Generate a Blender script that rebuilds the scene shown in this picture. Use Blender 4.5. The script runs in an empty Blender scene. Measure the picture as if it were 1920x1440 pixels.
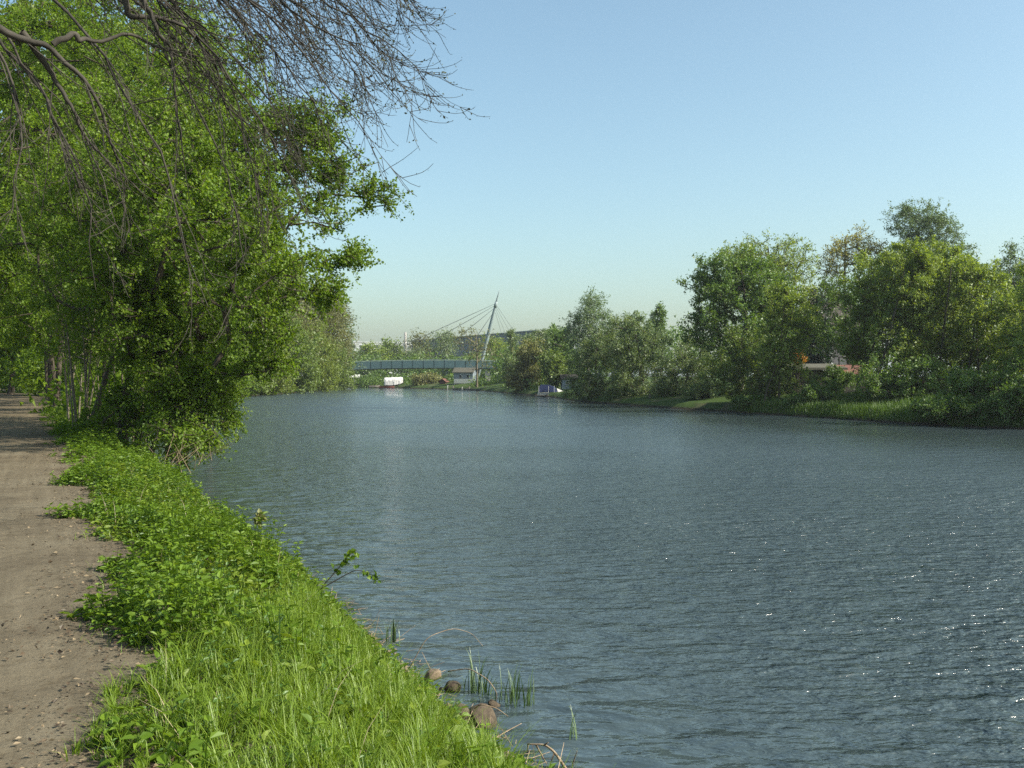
import bpy, math, random
import numpy as np
from math import radians, sin, cos, pi

# ------------------------------------------------------------------ camera
S = bpy.context.scene
COL = S.collection
F_PX, CX, CY = 1900.0, 960.0, 720.0          # focal length and centre in photo pixels
EYE = np.array([0.0, 0.0, 2.6])               # 1.6 m above the path, water is z = 0
PITCH = -14.0 / F_PX
cam_d = bpy.data.cameras.new('camera')
cam_d.sensor_width = 36.0
cam_d.lens = 36.0 * F_PX / 1920.0
cam_d.clip_start = 0.05
cam_d.clip_end = 9000.0
cam = bpy.data.objects.new('camera', cam_d)
COL.objects.link(cam)
cam.location = EYE
cam.rotation_euler = (pi / 2 + PITCH, 0, 0)
S.camera = cam

# ------------------------------------------------------------------ sky, sun, exposure
SUN_AZ, SUN_EL = radians(106), radians(38)
world = bpy.data.worlds.new('World')
S.world = world
world.use_nodes = True
wn = world.node_tree
for n in list(wn.nodes):
    wn.nodes.remove(n)
wo = wn.nodes.new('ShaderNodeOutputWorld')
bg = wn.nodes.new('ShaderNodeBackground')
sky = wn.nodes.new('ShaderNodeTexSky')
sky.sky_type = 'NISHITA'
sky.sun_disc = False
sky.sun_elevation = SUN_EL
sky.sun_rotation = SUN_AZ
sky.altitude = 0
sky.air_density = 1.0
sky.dust_density = 2.6
sky.ozone_density = 3.0
bg.inputs['Strength'].default_value = 0.145
wb = wn.nodes.new('ShaderNodeMix')                 # the camera's cool green white balance
wb.data_type = 'RGBA'
wb.blend_type = 'MULTIPLY'
wb.inputs[0].default_value = 1.0
wb.inputs[7].default_value = (1.0, 1.05, 0.89, 1)
wn.links.new(sky.outputs[0], wb.inputs[6])
wn.links.new(wb.outputs[2], bg.inputs[0])
wn.links.new(bg.outputs[0], wo.inputs[0])

sun_l = bpy.data.lights.new('sun', 'SUN')
sun_l.energy = 5.0
sun_l.angle = radians(0.5)
sun_l.color = (1.0, 0.93, 0.82)
sun = bpy.data.objects.new('sun', sun_l)
COL.objects.link(sun)
SD = np.array([sin(SUN_AZ) * cos(SUN_EL), cos(SUN_AZ) * cos(SUN_EL), sin(SUN_EL)])
from mathutils import Vector
sun.rotation_euler = Vector(SD).to_track_quat('Z', 'Y').to_euler()
sun.location = (60, 40, 80)

S.view_settings.view_transform = 'Standard'
S.view_settings.look = 'None'
S.view_settings.exposure = 0.74
S.view_settings.gamma = 1.0
S.view_settings.use_curve_mapping = False
S.render.engine = 'CYCLES'
cy = S.cycles
cy.max_bounces = 7
cy.diffuse_bounces = 3
cy.glossy_bounces = 3
cy.transmission_bounces = 4
cy.volume_bounces = 0
cy.transparent_max_bounces = 6
cy.caustics_reflective = False
cy.caustics_refractive = False
cy.sample_clamp_indirect = 4.0
cy.use_denoising = False

# ------------------------------------------------------------------ helpers
RNG = np.random.default_rng(7)
random.seed(7)


def P(px, py, d):
    """world point seen at photo pixel (px, py) at distance d along +Y"""
    rx, ru = (px - CX) / F_PX, (CY - py) / F_PX
    c, s = cos(PITCH), sin(PITCH)
    v = np.array([rx, c - ru * s, s + ru * c])
    return EYE + v * (d / v[1])


def norm(a):
    return a / np.maximum(np.linalg.norm(a, axis=-1, keepdims=True), 1e-9)


def tag(o, label=None, cat=None, group=None, kind=None):
    if label: o['label'] = label
    if cat: o['category'] = cat
    if group: o['group'] = group
    if kind: o['kind'] = kind
    return o


def empty(name, loc, label=None, cat=None, group=None, rz=0.0):
    o = bpy.data.objects.new(name, None)
    o.empty_display_size = 0.2
    o.location = loc
    o.rotation_euler = (0, 0, rz)
    COL.objects.link(o)
    return tag(o, label, cat, group)


def link(name, me, mat, parent=None, world_verts=True):
    o = bpy.data.objects.new(name, me)
    COL.objects.link(o)
    if mat is not None and len(me.materials) == 0:
        me.materials.append(mat)
    if parent is not None:
        o.parent = parent
    return o


def np_mesh(name, V, F, rnd=None, smooth=False, origin=None):
    """V (n,3), F (m,k) all faces with k corners, or a list of such arrays"""
    V = np.asarray(V, np.float32)
    if origin is not None:
        V = V - np.asarray(origin, np.float32)
    Fs = F if isinstance(F, list) else [F]
    Fs = [np.asarray(f, np.int32) for f in Fs if len(f)]
    me = bpy.data.meshes.new(name)
    me.vertices.add(len(V))
    me.vertices.foreach_set('co', V.ravel())
    idx = np.concatenate([f.ravel() for f in Fs])
    tot = np.concatenate([np.full(len(f), f.shape[1], np.int32) for f in Fs])
    start = np.concatenate([[0], np.cumsum(tot)[:-1]]).astype(np.int32)
    me.loops.add(len(idx))
    me.loops.foreach_set('vertex_index', idx)
    me.polygons.add(len(tot))
    me.polygons.foreach_set('loop_start', start)
    if smooth:
        me.polygons.foreach_set('use_smooth', np.ones(len(tot), bool))
    else:
        me.polygons.foreach_set('use_smooth', np.zeros(len(tot), bool))
    if rnd is not None:
        a = me.attributes.new('rnd', 'FLOAT', 'FACE')
        a.data.foreach_set('value', np.asarray(rnd, np.float32))
    me.update(calc_edges=True)
    return me


class MB:
    """collects simple solids, then builds ONE mesh object"""
    def __init__(self):
        self.v, self.f = [], []

    def add(self, verts, faces):
        b = len(self.v)
        self.v += [tuple(map(float, p)) for p in verts]
        self.f += [tuple(i + b for i in q) for q in faces]
        return self

    def box(self, c, s, rz=0.0, top=None):
        x, y, z = [k / 2 for k in s]
        t = top or (1, 1)
        pts = [(-x, -y, -z), (x, -y, -z), (x, y, -z), (-x, y, -z),
               (-x * t[0], -y * t[1], z), (x * t[0], -y * t[1], z), (x * t[0], y * t[1], z), (-x * t[0], y * t[1], z)]
        ca, sa = cos(rz), sin(rz)
        pts = [(c[0] + p[0] * ca - p[1] * sa, c[1] + p[0] * sa + p[1] * ca, c[2] + p[2]) for p in pts]
        return self.add(pts, [(0, 3, 2, 1), (4, 5, 6, 7), (0, 1, 5, 4), (1, 2, 6, 5), (2, 3, 7, 6), (3, 0, 4, 7)])

    def tube(self, pts, rad, n=8, cap=True):
        pts = np.asarray(pts, float)
        rad = np.broadcast_to(np.asarray(rad, float), (len(pts),))
        V, Fq = tube_arrays(pts, rad, n)
        b = len(self.v)
        self.add(V, [tuple(q) for q in Fq])
        if cap:
            self.f.append(tuple(b + i for i in reversed(range(n))))
            self.f.append(tuple(b + (len(pts) - 1) * n + i for i in range(n)))
        return self

    def build(self, name, mat, parent=None, smooth=False, loc=None):
        off = np.zeros(3)
        if parent is not None:
            off = np.array(parent.location)
        if loc is not None:
            off = np.asarray(loc, float)
        me = bpy.data.meshes.new(name)
        me.from_pydata([tuple(np.array(p) - off) for p in self.v], [], self.f)
        me.update()
        if smooth:
            me.polygons.foreach_set('use_smooth', np.ones(len(me.polygons), bool))
        o = link(name, me, mat, parent)
        if parent is None and loc is not None:
            o.location = off
        return o


def tube_arrays(pts, rad, n):
    tan = norm(np.gradient(pts, axis=0))
    ref = np.array([0.0, 0, 1]) if abs(tan[0][2]) < 0.9 else np.array([1.0, 0, 0])
    a = norm(np.cross(tan[0], ref))
    A = []
    for t in tan:
        a = norm(a - t * np.dot(a, t))
        A.append(a)
    A = np.array(A)
    B = np.cross(tan, A)
    th = np.arange(n) * 2 * pi / n
    ring = A[:, None, :] * np.cos(th)[None, :, None] + B[:, None, :] * np.sin(th)[None, :, None]
    V = (pts[:, None, :] + ring * rad[:, None, None]).reshape(-1, 3)
    m = len(pts)
    i = np.arange(m - 1)[:, None] * n
    j = np.arange(n)[None, :]
    k = (j + 1) % n
    Fq = np.stack([i + j, i + k, i + n + k, i + n + j], -1).reshape(-1, 4)
    return V, Fq


def prisms(p0, p1, r0, r1, n=4):
    """many separate tapered tubes, vectorised"""
    t = norm(p1 - p0)
    ref = np.where(np.abs(t[:, 2:3]) < 0.9, np.array([[0, 0, 1.0]]), np.array([[1.0, 0, 0]]))
    a = norm(np.cross(t, ref))
    b = np.cross(t, a)
    th = np.arange(n) * 2 * pi / n
    ring = a[:, None, :] * np.cos(th)[None, :, None] + b[:, None, :] * np.sin(th)[None, :, None]
    ex = t * (r0 * 0.4)[:, None]
    V0 = (p0 - ex)[:, None, :] + ring * r0[:, None, None]
    V1 = (p1 + ex)[:, None, :] + ring * r1[:, None, None]
    V = np.concatenate([V0, V1], 1).reshape(-1, 3)
    base = (np.arange(len(p0)) * 2 * n)[:, None]
    j = np.arange(n)[None, :]
    k = (j + 1) % n
    F = np.stack([base + j, base + k, base + n + k, base + n + j], -1).reshape(-1, 4)
    return V, F


def leaf_quads(pos, axis, nor, L, W):
    """one folded rhombus per leaf"""
    axis = norm(axis)
    side = norm(np.cross(axis, nor))
    nor = np.cross(side, axis)
    L = np.asarray(L)[:, None]
    W = np.asarray(W)[:, None]
    V = np.stack([pos, pos + axis * L * 0.45 - side * W * 0.5 + nor * W * 0.18,
                  pos + axis * L, pos + axis * L * 0.45 + side * W * 0.5 + nor * W * 0.18], 1).reshape(-1, 3)
    F = np.arange(len(pos) * 4).reshape(-1, 4)
    return V, F


def leaf_tris(pos, axis, nor, L, W):
    """one pointed blade per leaf, for trees seen from farther off"""
    axis = norm(axis)
    side = norm(np.cross(axis, nor))
    L = np.asarray(L)[:, None]
    W = np.asarray(W)[:, None]
    V = np.stack([pos - side * W * 0.55, pos + axis * L, pos + side * W * 0.55], 1).reshape(-1, 3)
    return V, np.arange(len(pos) * 3).reshape(-1, 3)


def rand_dirs(rng, n):
    return norm(rng.normal(size=(n, 3)))


# ------------------------------------------------------------------ materials
def new_mat(name):
    m = bpy.data.materials.new(name)
    m.use_nodes = True
    nt = m.node_tree
    for n in list(nt.nodes):
        nt.nodes.remove(n)
    out = nt.nodes.new('ShaderNodeOutputMaterial')
    return m, nt, out


def nd(nt, kind, **kw):
    n = nt.nodes.new(kind)
    for k, v in kw.items():
        if k in n.inputs.keys() if not hasattr(n, k) else False:
            n.inputs[k].default_value = v
        else:
            setattr(n, k, v)
    return n


def ramp(nt, fac, stops):
    r = nt.nodes.new('ShaderNodeValToRGB')
    el = r.color_ramp.elements
    while len(el) < len(stops):
        el.new(0.5)
    for e, (p, c) in zip(el, stops):
        e.position = p
        e.color = (c[0], c[1], c[2], 1)
    nt.links.new(fac, r.inputs[0])
    return r.outputs[0]


def noise(nt, vec, scale, detail=4.0, rough=0.55, dist=0.0):
    n = nt.nodes.new('ShaderNodeTexNoise')
    n.inputs['Scale'].default_value = scale
    n.inputs['Detail'].default_value = detail
    n.inputs['Roughness'].default_value = rough
    n.inputs['Distortion'].default_value = dist
    if vec is not None:
        nt.links.new(vec, n.inputs['Vector'])
    return n.outputs[0]


def geo_pos(nt, scale=(1, 1, 1), rot=(0, 0, 0)):
    g = nt.nodes.new('ShaderNodeNewGeometry')
    m = nt.nodes.new('ShaderNodeMapping')
    m.inputs['Scale'].default_value = scale
    m.inputs['Rotation'].default_value = rot
    nt.links.new(g.outputs['Position'], m.inputs['Vector'])
    return m.outputs[0]


def obj_pos(nt, scale=(1, 1, 1)):
    g = nt.nodes.new('ShaderNodeTexCoord')
    m = nt.nodes.new('ShaderNodeMapping')
    m.inputs['Scale'].default_value = scale
    nt.links.new(g.outputs['Object'], m.inputs['Vector'])
    return m.outputs[0]


def leaf_mat(name, dark, mid, light, trans=0.42, gloss=0.06, tint=(1.15, 1.1, 0.45)):
    m, nt, out = new_mat(name)
    at = nt.nodes.new('ShaderNodeAttribute')
    at.attribute_name = 'rnd'
    col = ramp(nt, at.outputs['Fac'], [(0.0, dark), (0.5, mid), (1.0, light)])
    d = nt.nodes.new('ShaderNodeBsdfDiffuse')
    nt.links.new(col, d.inputs['Color'])
    t = nt.nodes.new('ShaderNodeBsdfTranslucent')
    mx = nt.nodes.new('ShaderNodeMix')
    mx.data_type = 'RGBA'
    mx.blend_type = 'MULTIPLY'
    mx.inputs[0].default_value = 1.0
    nt.links.new(col, mx.inputs[6])
    mx.inputs[7].default_value = (tint[0], tint[1], tint[2], 1)
    nt.links.new(mx.outputs[2], t.inputs['Color'])
    a = nt.nodes.new('ShaderNodeMixShader')
    a.inputs[0].default_value = trans
    nt.links.new(d.outputs[0], a.inputs[1])
    nt.links.new(t.outputs[0], a.inputs[2])
    g = nt.nodes.new('ShaderNodeBsdfGlossy')
    g.inputs['Roughness'].default_value = 0.5
    g.inputs['Color'].default_value = (0.8, 0.85, 0.8, 1)
    b = nt.nodes.new('ShaderNodeMixShader')
    b.inputs[0].default_value = gloss
    nt.links.new(a.outputs[0], b.inputs[1])
    nt.links.new(g.outputs[0], b.inputs[2])
    nt.links.new(b.outputs[0], out.inputs['Surface'])
    return m


def rough_mat(name, stops, scale=6.0, rough=0.9, bump=0.0, bump_dist=0.02, sc=(1, 1, 1), detail=5.0, metallic=0.0, spec=0.25):
    m, nt, out = new_mat(name)
    v = obj_pos(nt, sc)
    f = noise(nt, v, scale, detail, 0.6)
    col = ramp(nt, f, stops)
    p = nt.nodes.new('ShaderNodeBsdfPrincipled')
    nt.links.new(col, p.inputs['Base Color'])
    p.inputs['Roughness'].default_value = rough
    p.inputs['Metallic'].default_value = metallic
    p.inputs['Specular IOR Level'].default_value = spec
    if bump:
        b = nt.nodes.new('ShaderNodeBump')
        b.inputs['Strength'].default_value = bump
        b.inputs['Distance'].default_value = bump_dist
        f2 = noise(nt, v, scale * 2.3, 6.0, 0.65)
        nt.links.new(f2, b.inputs['Height'])
        nt.links.new(b.outputs[0], p.inputs['Normal'])
    nt.links.new(p.outputs[0], out.inputs['Surface'])
    return m


def plain(name, c, rough=0.7, var=0.12, scale=3.0, metallic=0.0, bump=0.0):
    lo = tuple(k * (1 - var) for k in c)
    hi = tuple(min(1, k * (1 + var)) for k in c)
    return rough_mat(name, [(0.3, lo), (0.7, hi)], scale, rough, bump, 0.01, metallic=metallic)


M = {}
M['leaf_hero'] = leaf_mat('leaf_hero', (0.068, 0.128, 0.009), (0.125, 0.212, 0.014), (0.215, 0.30, 0.028), 0.52, 0.02)
M['leaf_forest'] = leaf_mat('leaf_forest', (0.068, 0.128, 0.009), (0.12, 0.205, 0.012), (0.2, 0.285, 0.02), 0.54, 0.015)
M['leaf_spring'] = leaf_mat('leaf_spring', (0.095, 0.145, 0.018), (0.15, 0.205, 0.026), (0.215, 0.265, 0.04), 0.48, 0.03)
M['leaf_brown'] = leaf_mat('leaf_brown', (0.09, 0.10, 0.035), (0.14, 0.15, 0.05), (0.19, 0.20, 0.065), 0.42, 0.02)
M['leaf_willow'] = leaf_mat('leaf_willow', (0.085, 0.135, 0.04), (0.135, 0.195, 0.06), (0.2, 0.26, 0.10), 0.45, 0.05)
M['leaf_dark'] = leaf_mat('leaf_dark', (0.058, 0.115, 0.018), (0.095, 0.175, 0.024), (0.155, 0.235, 0.035), 0.45, 0.04)
M['leaf_maple'] = leaf_mat('leaf_maple', (0.115, 0.175, 0.022), (0.185, 0.26, 0.032), (0.27, 0.345, 0.055), 0.52, 0.04)
M['leaf_birch'] = leaf_mat('leaf_birch', (0.085, 0.14, 0.06), (0.125, 0.19, 0.085), (0.175, 0.24, 0.12), 0.45, 0.03)
M['leaf_tan'] = leaf_mat('leaf_tan', (0.13, 0.145, 0.045), (0.185, 0.195, 0.06), (0.25, 0.25, 0.09), 0.42, 0.03)
M['leaf_lime'] = leaf_mat('leaf_lime', (0.085, 0.14, 0.022), (0.13, 0.195, 0.03), (0.185, 0.25, 0.045), 0.45, 0.04)
M['leaf_yellow'] = leaf_mat('leaf_yellow', (0.2, 0.2, 0.045), (0.28, 0.27, 0.06), (0.36, 0.34, 0.08), 0.45, 0.03)
M['bud'] = leaf_mat('bud', (0.03, 0.034, 0.016), (0.055, 0.06, 0.026), (0.09, 0.10, 0.04), 0.3, 0.02)
M['leaf_orange'] = leaf_mat('leaf_orange', (0.308, 0.143, 0.017), (0.440, 0.220, 0.022), (0.550, 0.308, 0.033), 0.4, 0.03, (1.1, 0.9, 0.5))
M['needle'] = leaf_mat('needle', (0.012, 0.024, 0.018), (0.020, 0.036, 0.028), (0.035, 0.055, 0.045), 0.1, 0.05)
M['nettle'] = leaf_mat('nettle', (0.048, 0.10, 0.009), (0.09, 0.165, 0.012), (0.155, 0.24, 0.02), 0.42, 0.02)
M['grass'] = leaf_mat('grass', (0.09, 0.16, 0.011), (0.15, 0.24, 0.016), (0.23, 0.325, 0.03), 0.44, 0.035)
M['grass_shaded'] = leaf_mat('grass_shaded', (0.040, 0.090, 0.010), (0.070, 0.140, 0.014), (0.120, 0.190, 0.020), 0.4, 0.04)  # darker copy of the grass, the opposite bank's shade put into its colour
M['grass_dry'] = leaf_mat('grass_dry', (0.200, 0.170, 0.090), (0.320, 0.270, 0.150), (0.450, 0.390, 0.240), 0.3, 0.05, (1, 0.95, 0.8))
M['reed'] = leaf_mat('reed', (0.035, 0.070, 0.020), (0.055, 0.110, 0.030), (0.110, 0.170, 0.060), 0.3, 0.08)
M['litter'] = leaf_mat('litter', (0.045, 0.032, 0.022), (0.11, 0.08, 0.05), (0.27, 0.21, 0.13), 0.05, 0.03, (1, 0.9, 0.7))
M['bark'] = rough_mat('bark', [(0.3, (0.035, 0.028, 0.02)), (0.55, (0.075, 0.062, 0.046)), (0.8, (0.13, 0.115, 0.09))], 5.0, 0.95, 0.8, 0.03, (2.2, 2.2, 0.5))
M['bark_pale'] = rough_mat('bark_pale', [(0.3, (0.10, 0.085, 0.06)), (0.6, (0.19, 0.165, 0.12)), (0.85, (0.28, 0.25, 0.19))], 7.0, 0.95, 0.5, 0.02, (2, 2, 0.5))
M['bark_twig'] = rough_mat('bark_twig', [(0.3, (0.028, 0.025, 0.02)), (0.7, (0.065, 0.058, 0.047))], 6.0, 0.85, 0.5, 0.01)
M['bark_birch'] = rough_mat('bark_birch', [(0.42, (0.05, 0.045, 0.04)), (0.52, (0.4, 0.38, 0.35)), (0.8, (0.55, 0.53, 0.5))], 3.0, 0.85, 0.3, 0.02, (1, 1, 3))
M['stone'] = rough_mat('stone', [(0.25, (0.03, 0.023, 0.016)), (0.55, (0.08, 0.062, 0.042)), (0.8, (0.14, 0.115, 0.08))], 14.0, 0.85, 0.9, 0.015)
M['stone_pale'] = rough_mat('stone_pale', [(0.25, (0.10, 0.075, 0.05)), (0.6, (0.2, 0.155, 0.105)), (0.85, (0.3, 0.24, 0.17))], 14.0, 0.85, 0.8, 0.012)
M['deadwood'] = rough_mat('deadwood', [(0.3, (0.14, 0.10, 0.06)), (0.7, (0.36, 0.28, 0.19))], 20.0, 0.9, 0.5, 0.004)
M['white'] = plain('white_paint', (0.5, 0.5, 0.48), 0.6, 0.1)
M['white_sheet'] = rough_mat('tarpaulin', [(0.3, (0.5, 0.49, 0.47)), (0.7, (0.68, 0.67, 0.65))], 1.2, 0.5, 0.5, 0.06)
M['blue_sheet'] = plain('blue_canvas', (0.02, 0.03, 0.085), 0.6)
M['teal'] = plain('bridge_paint', (0.06, 0.11, 0.125), 0.5, 0.08)
M['steel'] = plain('pylon_paint', (0.22, 0.275, 0.285), 0.45, 0.06)
M['dark_steel'] = plain('dark_steel', (0.06, 0.07, 0.075), 0.5)
M['concrete'] = plain('concrete', (0.3, 0.29, 0.27), 0.85)
M['concrete_grey'] = plain('facade_grey', (0.20, 0.215, 0.22), 0.85, 0.05, 0.4)
M['concrete_dark'] = plain('facade_dark', (0.15, 0.17, 0.185), 0.85, 0.05, 0.4)
M['render_white'] = plain('render_white', (0.34, 0.36, 0.365), 0.85, 0.06, 0.4)
M['wood_dark'] = rough_mat('dark_boards', [(0.3, (0.025, 0.022, 0.02)), (0.7, (0.06, 0.052, 0.045))], 4.0, 0.85)
M['wood_grey'] = rough_mat('grey_boards', [(0.3, (0.11, 0.10, 0.085)), (0.7, (0.2, 0.18, 0.155))], 4.0, 0.85)
M['roof_grey'] = rough_mat('roof_felt', [(0.3, (0.06, 0.06, 0.045)), (0.7, (0.12, 0.115, 0.09))], 3.0, 0.9)
M['roof_red'] = rough_mat('roof_red', [(0.3, (0.10, 0.045, 0.033)), (0.7, (0.18, 0.085, 0.065))], 5.0, 0.85)
M['wall_dark'] = rough_mat('wall_dark', [(0.3, (0.05, 0.05, 0.055)), (0.7, (0.085, 0.085, 0.09))], 2.0, 0.9)
M['red_wood'] = plain('red_boards', (0.12, 0.045, 0.035), 0.8)
M['blue_grey'] = plain('blue_grey_paint', (0.2, 0.24, 0.27), 0.7)


def glass_mat():
    m, nt, out = new_mat('window_glass')
    p = nt.nodes.new('ShaderNodeBsdfPrincipled')
    p.inputs['Base Color'].default_value = (0.03, 0.04, 0.05, 1)
    p.inputs['Roughness'].default_value = 0.08
    nt.links.new(p.outputs[0], out.inputs['Surface'])
    return m


M['glass'] = glass_mat()

# ------------------------------------------------------------------ river outline and ground height
LEFT = [(60, -119), (32, -60), (3.5, 0), (1.35, 4.2), (0.30, 6.2), (-0.24, 7.4), (-0.80, 8.8), (-2.95, 13.6), (-6.0, 20.0), (-17.5, 44), (-29.5, 72), (-33.5, 100), (-34.8, 127), (-34.2, 154), (-35, 190), (-36.5, 226), (-48, 255), (-85, 290), (-170, 335)]
RIGHT = [(-170, 358), (-76, 306), (-46, 268), (-31, 240), (-14, 207), (-5.8, 184), (-0.5, 155), (5.0, 128), (6.0, 108), (11, 89), (15.8, 73), (19.2, 65), (21.7, 55), (25, 49.5), (32, 45.5), (47, 39), (80, 15), (130, -119)]


def chaikin(pts, n=2):
    p = np.array(pts, float)
    for _ in range(n):
        q = p[:-1] * 0.75 + p[1:] * 0.25
        r = p[:-1] * 0.25 + p[1:] * 0.75
        p = np.vstack([p[:1], np.stack([q, r], 1).reshape(-1, 2), p[-1:]])
    return p


LFT, RGT = chaikin(LEFT), chaikin(RIGHT)


def poly_dist(xy, pl):
    best = np.full(len(xy), 1e9)
    for a, b in zip(pl[:-1], pl[1:]):
        ab = b - a
        t = np.clip(((xy - a) @ ab) / (ab @ ab), 0, 1)
        d = np.linalg.norm(xy - (a + t[:, None] * ab), axis=1)
        best = np.minimum(best, d)
    return best


def inside(xy, poly):
    r = np.zeros(len(xy), bool)
    x, y = xy[:, 0], xy[:, 1]
    n = len(poly)
    for i in range(n):
        a, b = poly[i], poly[(i + 1) % n]
        c = ((a[1] > y) != (b[1] > y))
        with np.errstate(divide='ignore', invalid='ignore'):
            xi = (b[0] - a[0]) * (y - a[1]) / (b[1] - a[1] + 1e-12) + a[0]
        r ^= c & (x < xi)
    return r


RIVER = np.vstack([LFT, RGT])


def sst(a, b, x):
    t = np.clip((x - a) / (b - a), 0, 1)
    return t * t * (3 - 2 * t)


def wob(x, y, k=1.0):
    return (np.sin(x * 1.7 * k + 1.3 * np.sin(y * 0.9 * k)) + np.sin(y * 2.3 * k + 0.8 * np.sin(x * 1.3 * k)) + np.sin((x + y) * 3.1 * k)) / 3


def ground_h(xy):
    xy = np.atleast_2d(np.asarray(xy, float))
    dl, dr = poly_dist(xy, LFT), poly_dist(xy, RGT)
    ins = inside(xy, RIVER)
    left = dl <= dr
    d = np.minimum(dl, dr) + 0.12 * wob(xy[:, 0], xy[:, 1])
    d = np.maximum(d, 0)
    hl = 1.0 * np.clip(0.55 * sst(0, 0.9, d) + 0.45 * sst(0.4, 2.2, d), 0, 1)
    hr = 0.55 * sst(0, 0.8, d) + 0.75 * sst(0.6, 7, d) + 1.2 * sst(10, 60, d)
    h = np.where(left, hl, hr)
    h = h + np.where(d > 12, 0.10 * wob(xy[:, 0], xy[:, 1], 0.13) * sst(12, 30, d) * (~left), 0)
    under = -np.minimum(1.1, 0.05 + d * 0.45)
    return np.where(ins, under, h)


def gz(x, y):
    return float(ground_h([(x, y)])[0])


# the path: straight line s (along) and t (to the right), edge at t = 0
PO, PU, PN = np.array([0.59, 0.0]), np.array([-0.4291, 0.9033]), np.array([0.9033, 0.4291])


def st(s, t):
    return PO + np.outer(s, PU) + np.outer(t, PN)


def ax(parts):
    out = [np.arange(a, b, c) for a, b, c in parts]
    return np.unique(np.round(np.concatenate(out), 4))


gx = ax([(-4000, -500, 350), (-500, -100, 25), (-100, -30, 2.0), (-30, -12, 0.5), (-12, 8, 0.33), (8, 40, 0.8), (40, 120, 4), (120, 500, 25), (500, 4001, 350)])
gy = ax([(-600, -100, 60), (-100, -4, 4), (-4, 30, 0.33), (30, 80, 0.9), (80, 270, 2.0), (270, 500, 12), (500, 5001, 300)])
GX, GY = np.meshgrid(gx, gy)
gxy = np.stack([GX.ravel(), GY.ravel()], 1)
gzv = ground_h(gxy)
nx, ny = len(gx), len(gy)
ii = (np.arange(ny - 1)[:, None] * nx + np.arange(nx - 1)[None, :])
gf = np.stack([ii, ii + 1, ii + nx + 1, ii + nx], -1).reshape(-1, 4)


def ground_mat():
    m, nt, out = new_mat('ground_soil')
    v = geo_pos(nt)
    big = noise(nt, v, 0.35, 4, 0.6)
    fine = noise(nt, v, 9.0, 6, 0.7)
    soil = ramp(nt, fine, [(0.25, (0.05, 0.038, 0.025)), (0.5, (0.10, 0.078, 0.052)), (0.75, (0.17, 0.14, 0.10))])
    turf = ramp(nt, fine, [(0.25, (0.025, 0.045, 0.010)), (0.55, (0.045, 0.08, 0.014)), (0.8, (0.075, 0.11, 0.024))])
    # grass on the far bank, bare soil under the plants of the near bank
    g = nt.nodes.new('ShaderNodeNewGeometry')
    sep = nt.nodes.new('ShaderNodeSeparateXYZ')
    nt.links.new(g.outputs['Position'], sep.inputs[0])
    ma = nt.nodes.new('ShaderNodeMath'); ma.operation = 'MULTIPLY_ADD'
    nt.links.new(sep.outputs['Y'], ma.inputs[0]); ma.inputs[1].default_value = 0.55
    nt.links.new(sep.outputs['X'], ma.inputs[2])
    mr = nt.nodes.new('ShaderNodeMapRange')
    nt.links.new(ma.outputs[0], mr.inputs['Value'])
    mr.inputs['From Min'].default_value = 5.5
    mr.inputs['From Max'].default_value = 9.0
    add = nt.nodes.new('ShaderNodeMath'); add.operation = 'MULTIPLY'
    r2 = nt.nodes.new('ShaderNodeMapRange')
    nt.links.new(big, r2.inputs['Value'])
    r2.inputs['From Min'].default_value = 0.3; r2.inputs['From Max'].default_value = 0.45
    nt.links.new(mr.outputs[0], add.inputs[0]); nt.links.new(r2.outputs[0], add.inputs[1])
    mx = nt.nodes.new('ShaderNodeMix'); mx.data_type = 'RGBA'
    nt.links.new(add.outputs[0], mx.inputs[0]); nt.links.new(soil, mx.inputs[6]); nt.links.new(turf, mx.inputs[7])
    p = nt.nodes.new('ShaderNodeBsdfPrincipled')
    p.inputs['Roughness'].default_value = 0.95
    p.inputs['Specular IOR Level'].default_value = 0.15
    wz = nt.nodes.new('ShaderNodeMapRange'); nt.links.new(sep.outputs['Z'], wz.inputs['Value'])
    wz.inputs['From Min'].default_value = 0.06; wz.inputs['From Max'].default_value = 0.24
    wet = nt.nodes.new('ShaderNodeMix'); wet.data_type = 'RGBA'
    nt.links.new(wz.outputs[0], wet.inputs[0])
    wet.inputs[6].default_value = (0.028, 0.022, 0.015, 1)           # wet mud at the waterline
    nt.links.new(mx.outputs[2], wet.inputs[7])
    nt.links.new(wet.outputs[2], p.inputs['Base Color'])
    b = nt.nodes.new('ShaderNodeBump'); b.inputs['Strength'].default_value = 0.9; b.inputs['Distance'].default_value = 0.04
    nt.links.new(fine, b.inputs['Height']); nt.links.new(b.outputs[0], p.inputs['Normal'])
    nt.links.new(p.outputs[0], out.inputs['Surface'])
    return m


ground = link('ground', np_mesh('ground', np.column_stack([gxy, gzv]), gf, smooth=True), ground_mat())
tag(ground, 'sloping earth and grass of both river banks', 'ground', kind='structure')


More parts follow.
